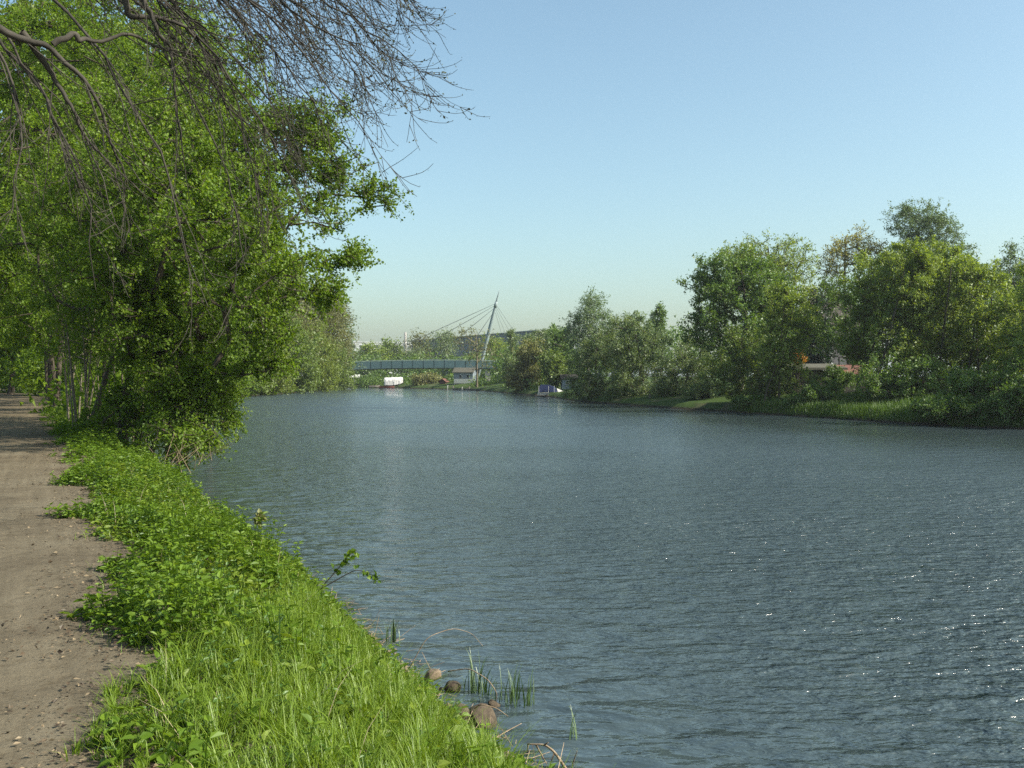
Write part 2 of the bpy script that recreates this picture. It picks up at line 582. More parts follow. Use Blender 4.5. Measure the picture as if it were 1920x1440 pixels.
# ------------------------------------------------------------------ path
def path_mat():
    m, nt, out = new_mat('path_dirt')
    v = geo_pos(nt)
    vs = geo_pos(nt, (1, 1, 1), (0, 0, -0.4435))
    mp = nt.nodes.new('ShaderNodeMapping'); mp.inputs['Scale'].default_value = (7.0, 0.25, 1)
    nt.links.new(vs, mp.inputs['Vector'])
    streak = noise(nt, mp.outputs[0], 1.0, 4, 0.6)
    big = noise(nt, v, 0.9, 5, 0.6)
    mid = noise(nt, v, 7.0, 6, 0.7)
    fine = noise(nt, v, 55.0, 5, 0.75)
    base = ramp(nt, big, [(0.3, (0.10, 0.083, 0.055)), (0.5, (0.135, 0.115, 0.078)), (0.72, (0.166, 0.147, 0.104))])
    spk = ramp(nt, fine, [(0.30, (0.35, 0.32, 0.28)), (0.42, (0.9, 0.88, 0.85)), (0.62, (1, 1, 1)), (0.74, (1.45, 1.4, 1.3))])
    md = ramp(nt, mid, [(0.28, (0.62, 0.58, 0.52)), (0.5, (1, 1, 1)), (0.8, (1.1, 1.08, 1.05))])
    sk = ramp(nt, streak, [(0.3, (0.8, 0.79, 0.77)), (0.7, (1.12, 1.12, 1.12))])
    cur = base
    for layer in (spk, md, sk):
        mx = nt.nodes.new('ShaderNodeMix'); mx.data_type = 'RGBA'; mx.blend_type = 'MULTIPLY'
        mx.inputs[0].default_value = 0.9
        nt.links.new(cur, mx.inputs[6]); nt.links.new(layer, mx.inputs[7])
        cur = mx.outputs[2]
    # fallen leaves stain the wooded stretch browner
    g = nt.nodes.new('ShaderNodeNewGeometry'); sep = nt.nodes.new('ShaderNodeSeparateXYZ')
    nt.links.new(g.outputs['Position'], sep.inputs[0])
    mr = nt.nodes.new('ShaderNodeMapRange'); nt.links.new(sep.outputs['Y'], mr.inputs['Value'])
    mr.inputs['From Min'].default_value = 8; mr.inputs['From Max'].default_value = 26; mr.inputs['To Max'].default_value = 0.7
    mx = nt.nodes.new('ShaderNodeMix'); mx.data_type = 'RGBA'; mx.blend_type = 'MULTIPLY'
    nt.links.new(mr.outputs[0], mx.inputs[0]); nt.links.new(cur, mx.inputs[6])
    mx.inputs[7].default_value = (1.0, 0.92, 0.8, 1)
    p = nt.nodes.new('ShaderNodeBsdfPrincipled')
    p.inputs['Roughness'].default_value = 0.95; p.inputs['Specular IOR Level'].default_value = 0.2
    nt.links.new(mx.outputs[2], p.inputs['Base Color'])
    b = nt.nodes.new('ShaderNodeBump'); b.inputs['Strength'].default_value = 0.8; b.inputs['Distance'].default_value = 0.025
    ad = nt.nodes.new('ShaderNodeMath'); ad.operation = 'MULTIPLY_ADD'
    nt.links.new(fine, ad.inputs[0]); ad.inputs[1].default_value = 0.3; nt.links.new(mid, ad.inputs[2])
    nt.links.new(ad.outputs[0], b.inputs['Height']); nt.links.new(b.outputs[0], p.inputs['Normal'])
    nt.links.new(p.outputs[0], out.inputs['Surface'])
    return m


def path_pt(s, t):
    """straight for 84 m, then bending left"""
    s = np.asarray(s, float); t = np.asarray(t, float)
    R = 30.0
    s0 = 84.0
    xy = PO + s[:, None] * PU + t[:, None] * PN
    a = np.maximum(s - s0, 0) / R
    c = PO + s0 * PU - R * PN
    bend = c + (R + t)[:, None] * (np.cos(a)[:, None] * PN + np.sin(a)[:, None] * PU)
    return np.where((s > s0)[:, None], bend, xy)


ps = np.concatenate([np.arange(-10, 30, 0.25), np.arange(30, 130, 0.8)])
pt_ = np.linspace(-3.9, 0.35, 18)
SS, TT = np.meshgrid(ps, pt_, indexing='ij')
edge = 0.18 * np.sin(SS * 1.9) + 0.12 * np.sin(SS * 4.7 + 1)
TT = np.where(TT > 0.3, TT + edge, TT)
TT = np.where(TT < -3.8, TT - edge, TT)
pxy = path_pt(SS.ravel(), TT.ravel())
pz = 1.0 + 0.018 + 0.010 * wob(pxy[:, 0], pxy[:, 1], 1.4)
pz = pz - 0.012 * np.exp(-((TT.ravel() + 1.6) / 0.5) ** 2)
ni, nj = len(ps), len(pt_)
pi_ = (np.arange(ni - 1)[:, None] * nj + np.arange(nj - 1)[None, :])
pf = np.stack([pi_, pi_ + nj, pi_ + nj + 1, pi_ + 1], -1).reshape(-1, 4)
path = link('path', np_mesh('path', np.column_stack([pxy, pz]), pf, smooth=True), path_mat())
tag(path, 'trodden earth footpath running along the wooded bank', 'path', kind='structure')


# ------------------------------------------------------------------ water
def water_mat():
    m, nt, out = new_mat('river_water')
    p = nt.nodes.new('ShaderNodeBsdfPrincipled')
    p.inputs['Base Color'].default_value = (0.044, 0.064, 0.070, 1)
    p.inputs['IOR'].default_value = 1.333
    v1 = geo_pos(nt, (1.0, 1.9, 1), (0, 0, 0.12))
    a = noise(nt, v1, 1.25, 2.0, 0.5, 0.3)
    v2 = geo_pos(nt, (1.0, 1.7, 1), (0, 0, -0.25))
    c = noise(nt, v2, 4.2, 3.0, 0.55, 0.4)
    v3 = geo_pos(nt, (1, 1.5, 1), (0, 0, 0.3))
    e = noise(nt, v3, 12.0, 2.0, 0.5, 0.2)
    # gusts: the ripples are weaker in the lee of the near bank and in calm lanes
    gust = noise(nt, geo_pos(nt, (0.10, 0.16, 1)), 1.0, 3.0, 0.5)
    gr = nt.nodes.new('ShaderNodeMapRange'); nt.links.new(gust, gr.inputs['Value'])
    gr.inputs['From Min'].default_value = 0.32; gr.inputs['From Max'].default_value = 0.62
    gr.inputs['To Min'].default_value = 0.65; gr.inputs['To Max'].default_value = 1.15
    g = nt.nodes.new('ShaderNodeNewGeometry'); sep = nt.nodes.new('ShaderNodeSeparateXYZ')
    nt.links.new(g.outputs['Position'], sep.inputs[0])
    lee = nt.nodes.new('ShaderNodeMath'); lee.operation = 'MULTIPLY_ADD'
    nt.links.new(sep.outputs['Y'], lee.inputs[0]); lee.inputs[1].default_value = 0.475; nt.links.new(sep.outputs['X'], lee.inputs[2])
    lr = nt.nodes.new('ShaderNodeMapRange'); nt.links.new(lee.outputs[0], lr.inputs['Value'])
    lr.inputs['From Min'].default_value = 3.6; lr.inputs['From Max'].default_value = 9.0
    lr.inputs['To Min'].default_value = 0.12; lr.inputs['To Max'].default_value = 1.0
    # capillary ripples too fine to model: smooth in the lee of the near bank, rougher out in the wind
    rr = nt.nodes.new('ShaderNodeMapRange'); nt.links.new(lee.outputs[0], rr.inputs['Value'])
    rr.inputs['From Min'].default_value = 3.6; rr.inputs['From Max'].default_value = 26.0
    rr.inputs['To Min'].default_value = 0.10; rr.inputs['To Max'].default_value = 0.28
    rg_ = nt.nodes.new('ShaderNodeMath'); rg_.operation = 'MULTIPLY'
    nt.links.new(rr.outputs[0], rg_.inputs[0]); nt.links.new(gr.outputs[0], rg_.inputs[1])
    nt.links.new(rg_.outputs[0], p.inputs['Roughness'])
    # and calm again in the shelter of the trees on the opposite bank
    q1 = nt.nodes.new('ShaderNodeMath'); q1.operation = 'MULTIPLY'
    nt.links.new(sep.outputs['X'], q1.inputs[0]); q1.inputs[1].default_value = 0.951
    q2 = nt.nodes.new('ShaderNodeMath'); q2.operation = 'MULTIPLY_ADD'
    nt.links.new(sep.outputs['Y'], q2.inputs[0]); q2.inputs[1].default_value = 0.309; nt.links.new(q1.outputs[0], q2.inputs[2])
    q3 = nt.nodes.new('ShaderNodeMapRange'); nt.links.new(q2.outputs[0], q3.inputs['Value'])
    q3.inputs['From Min'].default_value = 15.0; q3.inputs['From Max'].default_value = 30.0
    q3.inputs['To Min'].default_value = 1.0; q3.inputs['To Max'].default_value = 0.16
    rq = nt.nodes.new('ShaderNodeMath'); rq.operation = 'MULTIPLY'
    nt.links.new(rg_.outputs[0], rq.inputs[0]); nt.links.new(q3.outputs[0], rq.inputs[1])
    nt.links.new(rq.outputs[0], p.inputs['Roughness'])
    lq = nt.nodes.new('ShaderNodeMath'); lq.operation = 'MULTIPLY'
    nt.links.new(lr.outputs[0], lq.inputs[0]); nt.links.new(q3.outputs[0], lq.inputs[1])
    am = nt.nodes.new('ShaderNodeMath'); am.operation = 'MULTIPLY'
    nt.links.new(gr.outputs[0], am.inputs[0]); nt.links.new(lq.outputs[0], am.inputs[1])
    s2 = nt.nodes.new('ShaderNodeMath'); s2.operation = 'MULTIPLY'
    fi = nt.nodes.new('ShaderNodeMath'); fi.operation = 'MULTIPLY_ADD'
    nt.links.new(e, fi.inputs[0]); fi.inputs[1].default_value = 0.28; nt.links.new(c, fi.inputs[2])
    nt.links.new(fi.outputs[0], s2.inputs[0]); nt.links.new(am.outputs[0], s2.inputs[1])
    h = nt.nodes.new('ShaderNodeMath'); h.operation = 'MULTIPLY_ADD'
    nt.links.new(s2.outputs[0], h.inputs[0]); h.inputs[1].default_value = 0.75
    aq = nt.nodes.new('ShaderNodeMath'); aq.operation = 'MULTIPLY'
    nt.links.new(a, aq.inputs[0]); nt.links.new(q3.outputs[0], aq.inputs[1])
    nt.links.new(aq.outputs[0], h.inputs[2])
    b = nt.nodes.new('ShaderNodeBump'); b.inputs['Strength'].default_value = 1.0; b.inputs['Distance'].default_value = 0.185
    nt.links.new(h.outputs[0], b.inputs['Height'])
    nt.links.new(b.outputs[0], p.inputs['Normal'])
    nt.links.new(p.outputs[0], out.inputs['Surface'])
    return m


wv = np.array([(-400, -200, 0), (400, -200, 0), (400, 500, 0), (-400, 500, 0)], float)
water = link('river_water', np_mesh('river_water', wv, np.array([[0, 1, 2, 3]])), water_mat())
tag(water, 'rippled slate blue river between the wooded banks', 'river', kind='structure')


# ------------------------------------------------------------------ trees
def grow_tree(name, label, base, lobes, leaf='leaf_forest', bark='bark', att=160, leaves=6000, size=0.1, asp=0.6,
              trunk_r=0.15, trunk=None, stems=None, spread=0.7, droop=0.0, seed=1, group=None, twigs=5, twig_r=0.006,
              cat='tree', start=0.3, sides=4, show_twigs=True, tipr=0.012, shell=0.5, gap=0.0, upward=0.25):
    """lobes: (cx, cy, cz, rx, ry, rz) in world metres. A trunk (or several stems), limbs grown towards points spread
    through the crown's lobes, twigs at the points, one folded leaf blade per leaf."""
    rng = np.random.default_rng(seed)
    base = np.asarray(base, float)
    lob = np.asarray(lobes, float)
    vol = np.prod(lob[:, 3:], axis=1) ** 0.75
    vol = np.maximum(vol, vol.max() * 0.06)
    pick = rng.choice(len(lob), size=att, p=vol / vol.sum())
    dirs = rand_dirs(rng, att)
    rr = rng.random(att) ** (1.0 / (1.6 + 2.4 * shell))
    fq = rng.normal(size=(4, 3)) * 2.4
    fp = rng.random(4) * 6.28
    rag = 1 + 0.13 * np.sin(dirs @ fq.T + fp).sum(1) * 0.9
    spr = rng.random(att) < 0.10                      # sprays that stick out of the outline
    rr = np.where(spr, 1.0 + 0.28 * rng.random(att), rr * rag)
    A = lob[pick, :3] + dirs * lob[pick, 3:] * rr[:, None]
    A[:, 2] = np.maximum(A[:, 2], base[2] + 0.25)
    # trunk lines
    top = A[:, :].mean(0)
    top = np.array([top[0], top[1], A[:, 2].max() * 0.75 + top[2] * 0.25])
    lines = []
    if stems is None:
        if trunk is None:
            k = 7
            t = np.linspace(0, 1, k)[:, None]
            bend = rng.normal(size=3) * 0.05 * (top[2] - base[2])
            ln = base + (top - base) * np.column_stack([t[:, 0] ** 1.5, t[:, 0] ** 1.5, t[:, 0]]) + np.sin(t * pi) * bend * np.array([1, 1, 0])
        else:
            ln = np.asarray(trunk, float)
        lines = [(ln, trunk_r)]
    else:
        lines = [(np.asarray(l, float), r) for l, r in stems]
    nodes, parent, rootr = [], [], []
    for ln, r in lines:
        # refine
        q = [ln[0]]
        for a, b in zip(ln[:-1], ln[1:]):
            m = max(1, int(np.linalg.norm(b - a) / 0.6))
            for i in range(1, m + 1):
                q.append(a + (b - a) * i / m)
        q = np.array(q)
        for i, p in enumerate(q):
            nodes.append(p)
            parent.append(-1 if i == 0 else len(nodes) - 2)
    nt_ = len(nodes)
    N = np.zeros((nt_ + att * 40, 3))
    N[:nt_] = nodes
    cnt = nt_
    zmin = base[2] + start * (A[:, 2].min() - base[2]) if True else 0
    order = np.argsort(np.min(np.linalg.norm(A[:, None, :] - N[None, :nt_, :], axis=2), axis=1))
    tip_nodes = []
    for i in order:
        a = A[i]
        d = np.linalg.norm(N[:cnt] - a, axis=1)
        pen = 1.0 + 0.9 * np.clip((N[:cnt, 2] - a[2]) / (d + 0.1), 0, 1) * (1 - min(droop, 1))
        pen = pen + (N[:cnt, 2] < zmin) * 2.0
        j = int(np.argmin(d * pen))
        L = d[j]
        m = max(1, min(30, int(L / (0.45 if size < 0.12 else 0.9))))
        off = rng.normal(size=3) * 0.06 * L + np.array([0, 0, (0.12 if droop < 0.5 else 0.25) * L])
        last = j
        for q in range(1, m + 1):
            t = q / m
            if cnt >= len(N):
                break
            N[cnt] = N[j] + (a - N[j]) * t + off * sin(pi * t)
            parent.append(last)
            last = cnt
            cnt += 1
        tip_nodes.append(last)
    N = N[:cnt]
    par = np.array(parent[:cnt])
    w = np.zeros(cnt)
    w[tip_nodes] += 1
    for i in range(cnt - 1, -1, -1):
        if par[i] >= 0:
            w[par[i]] += w[i]
    w = np.maximum(w, 1)
    rad = tipr * w ** 0.5
    root = empty(name, base, label, cat, group)
    # trunk meshes as proper tubes
    k0 = 0
    for ln, r in lines:
        k1 = k0
        while k1 + 1 < nt_ and par[k1 + 1] == k1:
            k1 += 1
        pts = N[k0:k1 + 1]
        hgt = np.linspace(0, 1, len(pts))
        rr_ = r * (1 - 0.72 * hgt)
        rr_[0] *= 1.35
        if len(rr_) > 2: rr_[1] *= 1.08
        pp = pts.copy()
        pp[0, 2] -= 0.15
        V, Fq = tube_arrays(pp, rr_, 10 if r > 0.09 else 7)
        link('trunk' if stems is None else 'stem', np_mesh('trunk', V, Fq, smooth=True, origin=base), M[bark], root)
        rad[k0:k1 + 1] = np.minimum(rad[k0:k1 + 1], rr_)
        k0 = k1 + 1
    e = np.arange(nt_, cnt)
    p0, p1 = N[par[e]], N[e]
    r0 = np.minimum(rad[par[e]], rad[e] * 1.35)
    V, Fq = prisms(p0, p1, r0, rad[e], sides if base[1] < 50 else 3)
    # twigs
    tn = np.array(tip_nodes)
    T = np.repeat(N[tn], twigs, axis=0)
    outw = norm(T - (lob[:, :3].mean(0)))
    td = norm(rand_dirs(rng, len(T)) + 0.35 * outw + np.array([0, 0, upward]) * (1 - droop) - np.array([0, 0, 1.9]) * droop)
    tl = spread * (0.5 + 0.8 * rng.random(len(T)))
    E = T + td * tl[:, None]
    if show_twigs and base[1] < 125:
        V2, F2 = prisms(T, E, np.full(len(T), twig_r * 1.3), np.full(len(T), twig_r * 0.5), 3)
        F2 = F2 + len(V)
        V = np.vstack([V, V2])
        Fb = np.vstack([Fq, F2])
    else:
        Fb = Fq
    link('branches', np_mesh('branches', V, Fb, origin=base), M[bark], root)['kind'] = 'stuff'
    # leaves
    li = rng.integers(0, len(T), leaves)
    lt = 0.15 + 0.9 * rng.random(leaves)
    pos = T[li] + td[li] * (tl[li] * lt)[:, None] + rng.normal(size=(leaves, 3)) * size * 0.7
    axs = norm(td[li] * 0.6 + rand_dirs(rng, leaves) * 0.9 + np.array([0, 0, -0.35]))
    nor = norm(rand_dirs(rng, leaves) + np.array([0.15, -0.1, 0.75]))
    Ls = size * (0.65 + 0.7 * rng.random(leaves))
    V, Fl = (leaf_quads if base[1] < 50 else leaf_tris)(pos, axs, nor, Ls, Ls * asp)
    cl = rng.random(att * twigs)
    rn = np.clip(0.55 * rng.random(leaves) + 0.25 * cl[li] + 0.2 * np.repeat(rng.random(att), twigs)[li], 0, 1)
    link('crown', np_mesh('crown', V, Fl, rn, origin=base), M[leaf], root)['kind'] = 'stuff'
    return root


def lobe_px(*specs):
    """(px, py, rpx, rpy, d[, depth_m]) -> world lobes"""
    out = []
    for s in specs:
        px, py, rx, ry, d = s[:5]
        c = P(px, py, d)
        k = d / F_PX
        dep = s[5] if len(s) > 5 else rx * k
        out.append((c[0], c[1], c[2], rx * k, dep, ry * k))
    return out


def base_at(px, d, dz=0.0):
    x = (px - CX) / F_PX * d
    return np.array([x, d, gz(x, d) + dz])


# --- trees of the near bank, between the path and the water
b = base_at(228, 28.0)
grow_tree('bank_tree', 'leafy tree leaning over the water, biggest of the near bank thicket', b,
          lobe_px((330, 640, 110, 110, 26, 2.0), (330, 470, 190, 120, 25, 2.6), (470, 520, 110, 70, 22.0, 1.6), (430, 400, 120, 90, 20.6, 1.8), (360, 250, 200, 130, 26, 2.8),
                  (520, 290, 110, 90, 25.5, 1.8), (530, 430, 80, 60, 21, 1.2), (640, 488, 40, 14, 25, 0.5), (705, 368, 60, 20, 25.5, 0.5), (610, 385, 80, 46, 25, 1.0), (560, 560, 70, 26, 25, 0.9),
                  (590, 300, 60, 60, 25, 0.9), (640, 330, 46, 26, 24.5, 0.6), (600, 225, 60, 34, 25, 0.8), (560, 500, 46, 22, 24, 0.6), (610, 550, 34, 12, 24.5, 0.4), (520, 620, 40, 16, 24, 0.5), (455, 620, 60, 34, 24.5, 0.9), (500, 680, 45, 18, 25, 0.6), (400, 700, 50, 40, 25, 0.9)),
          'leaf_hero', att=640, leaves=92000, size=0.074, trunk_r=0.13, tipr=0.0075, seed=11, spread=0.5, asp=0.78,
          trunk=[b, b + [0.1, 0.2, 1.6], b + [0.5, 0.3, 3.0], b + [1.1, 0.2, 4.8], b + [1.5, 0.1, 6.6], b + [1.9, 0.2, 8.6]], group='trees of the near bank thicket')
b = base_at(165, 28.6)
grow_tree('bank_tree', 'dark trunk leaning right over the path edge, front of the near bank thicket', b,
          lobe_px((250, 560, 130, 80, 27, 2.0), (180, 420, 160, 120, 28, 2.2), (330, 330, 110, 80, 23, 1.6)),
          'leaf_hero', att=210, leaves=29000, size=0.082, trunk_r=0.095, seed=12, spread=0.6, asp=0.72,
          trunk=[b, b + [0.35, 0.1, 1.3], b + [0.75, 0.2, 2.6], b + [1.0, 0.3, 4.6], b + [1.1, 0.4, 6.4]], group='trees of the near bank thicket')
b = base_at(300, 26.0)
grow_tree('bank_shrub', 'bright green shrub drooping into the river below the leaning tree', b + [0.2, 0, -0.3],
          lobe_px((340, 730, 70, 50, 25.5, 1.4), (390, 710, 50, 50, 26.0, 1.2), (345, 815, 60, 38, 24.4, 1.0), (425, 770, 22, 40, 26, 0.6)),
          'leaf_hero', att=140, leaves=19000, size=0.076, trunk_r=0.05, seed=13, spread=0.5, droop=0.35, asp=0.7, cat='shrub')
for k, (px, d, r, h, lean, lab) in enumerate([
        (104, 43, 0.13, 9.5, 0.5, 'straight dark trunk at the path edge, farthest of the near bank thicket'),
        (124, 37, 0.05, 7.5, 0.9, 'thin pale slanting sapling stem beside the shaded path'),
        (190, 33, 0.07, 8.5, 0.2, 'slender upright young tree in the middle of the near bank thicket'),
        (258, 31, 0.10, 9.5, 0.3, 'young tree behind the leaning trunk on the near bank')]):
    b = base_at(px, d)
    c = b + [lean, 0.2, 0]
    grow_tree('bank_tree', lab, b, [(c[0], c[1], b[2] + h * 0.72, 2.2, 2.2, h * 0.26), (c[0] + 0.5, c[1], b[2] + h * 0.42, 1.5, 1.6, h * 0.14)],
              'leaf_hero', 'bark_pale' if r < 0.06 else 'bark', att=120, leaves=13000, size=0.095, trunk_r=r, seed=20 + k, spread=0.6, asp=0.7,
              trunk=[b, b + [lean * 0.35, 0.1, h * 0.3], b + [lean * 0.8, 0.2, h * 0.6], b + [lean, 0.3, h * 0.9]], group='trees of the near bank thicket')
for k, (px, d, h, lab) in enumerate([
        (112, 54, 13.0, 'tall bank tree halfway along the shaded path'),
        (96, 64, 14.0, 'tall bank tree near the far end of the shaded path'),
        (90, 75, 14.0, 'bank tree just before the path bends away')]):
    b = base_at(px, d)
    c = b + [0.2, 0, 0]
    grow_tree('bank_tree', lab, b, [(c[0], c[1], b[2] + h * 0.68, 3.0, 3.4, h * 0.28), (c[0] - 0.8, c[1], b[2] + h * 0.38, 2.2, 2.6, h * 0.14)],
              'leaf_forest', att=120, leaves=14000, size=0.2, trunk_r=0.14, seed=26 + k, spread=0.8, asp=0.7, group='trees of the near bank thicket')
b = base_at(262, 27.2)
grow_tree('bank_shrub', 'leafy undershrub filling the foot of the biggest tree on the near bank', b,
          lobe_px((255, 765, 70, 45, 27.5, 1.2), (330, 775, 60, 40, 26.5, 1.0), (200, 790, 45, 28, 29, 1.0)),
          'leaf_hero', att=110, leaves=11000, size=0.08, trunk_r=0.03, seed=15, spread=0.4, asp=0.72, cat='shrub')
# thin suckers in the thicket: one multi-stemmed hazel
b = base_at(225, 30.0)
stems = []
for k in range(11):
    a = RNG.random() * 2 * pi
    o = np.array([cos(a), sin(a) * 1.6, 0]) * (0.25 + 0.9 * RNG.random())
    h = 3.0 + 2.6 * RNG.random()
    lean = np.array([RNG.normal() * 0.5, RNG.normal() * 0.4, 0])
    f = b + o
    f[2] = gz(f[0], f[1])
    stems.append(([f, f + lean * 0.3 + [0, 0, h * 0.35], f + lean + [0, 0, h]], 0.022 + 0.02 * RNG.random()))
grow_tree('hazel', 'many stemmed hazel of thin poles behind the leaning trunk', b, lobe_px((235, 640, 110, 60, 30, 2.0), (180, 610, 90, 60, 31, 2.0)),
          'leaf_hero', 'bark_pale', att=90, leaves=6000, size=0.09, seed=31, stems=stems, spread=0.5, cat='tree', asp=0.75)

for hz, (px, d, lab) in enumerate([(150, 35, 'hazel clump of thin pale poles at the path edge, farther of the two'), (285, 27, 'clump of thin dark poles leaning to the water beneath the biggest tree')]):
    b = base_at(px, d)
    stems = []
    for k in range(10):
        a = RNG.random() * 2 * pi
        o = np.array([cos(a), sin(a) * 1.5, 0]) * (0.2 + 0.8 * RNG.random())
        h = 3.2 + 2.8 * RNG.random()
        lean = np.array([RNG.normal() * 0.5 + 0.5 * hz, RNG.normal() * 0.4, 0])
        f = b + o
        f[2] = max(gz(f[0], f[1]), 0.2)
        stems.append(([f, f + lean * 0.3 + [0, 0, h * 0.35], f + lean + [0, 0, h]], 0.018 + 0.018 * RNG.random()))
    grow_tree('hazel', lab, b, lobe_px((px + 10, 620, 90, 60, d, 1.8), (px + 30, 560, 80, 60, d + 1, 1.8)), 'leaf_hero', 'bark_pale' if hz == 0 else 'bark', att=80, leaves=6500, size=0.085,
              seed=33 + hz, stems=stems, spread=0.5, asp=0.75)

# --- woodland left of the path and along the bank behind
woods = [
    # px, d, trunk radius, lobes(px,py,rx,ry,d), leaf, label, seed, leaves, lean
    (-30, 62, 0.36, [(40, 300, 190, 190, 62, 5), (-60, 480, 130, 110, 60, 4), (120, 120, 170, 130, 64, 5)], 'leaf_forest', 'big tree with its leaning grey trunk cut by the left edge of the picture', 41, 16000, 1.6),
    (82, 97, 0.42, [(90, 430, 110, 120, 97, 5), (150, 330, 120, 110, 98, 5), (40, 530, 80, 60, 96, 4)], 'leaf_forest', 'thick leaning trunk standing in the grass where the path bends away', 42, 11000, 1.8),
    (250, 60, 0.25, [(230, 330, 150, 150, 60, 4), (330, 150, 160, 140, 62, 4.5), (300, 500, 100, 90, 58, 3), (260, 640, 90, 60, 58, 3)], 'leaf_forest', 'tall woodland tree right behind the near bank thicket', 43, 17000, 1.0),
    (180, 76, 0.3, [(150, 90, 200, 130, 78, 6), (200, 260, 140, 120, 76, 5), (180, 560, 110, 80, 74, 4)], 'leaf_spring', 'tall yellow green tree whose sunlit crown fills the top corner', 44, 15000, 0.8),
    (390, 82, 0.28, [(420, 430, 110, 120, 82, 5), (370, 280, 120, 110, 84, 5), (430, 590, 80, 80, 80, 4)], 'leaf_forest', 'woodland tree on the bank seen through the leaning tree', 45, 12000, 0.6),
    (-75, 40, 0.22, [(40, 260, 160, 170, 41, 3), (-20, 470, 140, 110, 39, 2.5), (110, 80, 170, 120, 42, 3)], 'leaf_forest', 'leafy tree left of the path whose trunk is out of the picture', 47, 24000, 1.2),
    (150, 48, 0.15, [(130, 420, 130, 110, 48, 2.5), (200, 560, 120, 80, 47, 2.5), (90, 560, 80, 80, 50, 2.5), (170, 250, 120, 110, 49, 3)], 'leaf_forest', 'slim tree on the bank strip behind the hazel poles', 48, 20000, 0.5),
    (20, 90, 0.25, [(0, 640, 90, 60, 90, 4), (60, 600, 70, 60, 92, 4)], 'leaf_forest', 'low leafy tree closing the end of the path', 46, 6500, 0.3),
]
for px, d, r, lb, lf, lab, sd_, nl, lean in woods:
    b = base_at(px, d)
    hh = max(l.__getitem__(2) + l[5] * 0.5 for l in lobe_px(*lb)) - b[2]
    tr = [b, b + [lean * 0.3, 0.1, hh * 0.2], b + [lean * 0.6, 0.3, hh * 0.45], b + [lean * 0.8, 0.4, hh * 0.7], b + [lean, 0.5, hh * 0.95]]
    grow_tree('woodland_tree', lab, b, lobe_px(*lb), lf, att=210, leaves=int(nl * (2.0 if d < 50 else 1.4)), size=(0.12 if d < 50 else 0.23 if d < 70 else 0.30), asp=0.65, trunk_r=r, trunk=tr, seed=sd_, spread=1.1, twig_r=0.01, tipr=0.016,
              group='woodland trees behind the path')

# --- far left bank: yellow green shrubs at the water, brown leafing trees behind
lb_sh = [
    (470, 132, (455, 690, 45, 55), 'leaf_lime', 'rounded lime green waterside shrub next to the near thicket'),
    (520, 142, (515, 680, 42, 62), 'leaf_spring', 'yellow green waterside shrub, second along the far end of the wooded bank'),
    (560, 155, (563, 675, 36, 66), 'leaf_lime', 'tall yellow green waterside shrub in the middle of the wooded bank'),
    (600, 172, (598, 678, 30, 60), 'leaf_spring', 'ochre green waterside shrub before the last one on the wooded bank'),
    (633, 200, (632, 690, 26, 48), 'leaf_lime', 'last yellow green shrub where the wooded bank turns the corner'),
]
for k, (px, d, (cx, cy, rx, ry), lf, lab) in enumerate(lb_sh):
    b = base_at(px, d)
    b[0] = min(b[0], -35.6)
    b[2] = gz(b[0], b[1])
    grow_tree('waterside_shrub', lab, b, lobe_px((cx, cy, rx, ry, d, 4), (cx - 10, cy - ry * 0.4, rx * 0.7, ry * 0.7, d + 3, 3), (cx + 4, cy + ry * 0.45, rx * 1.05, ry * 0.45, d - 1, 4)), lf, att=150, leaves=13000, size=0.29, asp=0.6,
              trunk_r=0.12, seed=60 + k, spread=1.3, twig_r=0.012, tipr=0.02, cat='shrub', group='shrubs along the wooded bank')
lb_tr = [
    (455, 150, [(450, 560, 60, 70), (470, 470, 60, 70), (430, 640, 50, 50)], 'brown leafing tree just right of the near thicket', 'leaf_brown'),
    (535, 165, [(535, 600, 50, 80), (540, 540, 42, 50), (560, 650, 40, 60)], 'tall brown budding tree above the yellow shrubs', 'leaf_brown'),
    (590, 185, [(590, 620, 40, 75), (600, 570, 36, 45)], 'brown budding tree with rounded top near the bank corner', 'leaf_brown'),
    (630, 215, [(632, 640, 32, 60), (622, 590, 26, 36)], 'brown tinged tree at the corner of the wooded bank', 'leaf_brown'),
    (648, 225, [(646, 600, 22, 36), (650, 640, 20, 30), (652, 680, 20, 30)], 'pale bare branched tree leaning out at the bank corner', 'leaf_birch'),
]
for k, (px, d, lb, lab, lf) in enumerate(lb_tr):
    b = base_at(px, d)
    b[0] = min(b[0] - 1, -38)
    b[2] = gz(b[0], b[1])
    grow_tree('budding_tree', lab, b, lobe_px(*[l + (d, 5) for l in lb]), lf, 'bark_twig', att=230 if k < 4 else 110, leaves=9000 if k < 4 else 1500, size=0.38, asp=0.5, trunk_r=0.25, seed=70 + k,
              spread=1.9, twigs=6, twig_r=0.022, tipr=0.03, group='budding trees on the wooded bank')

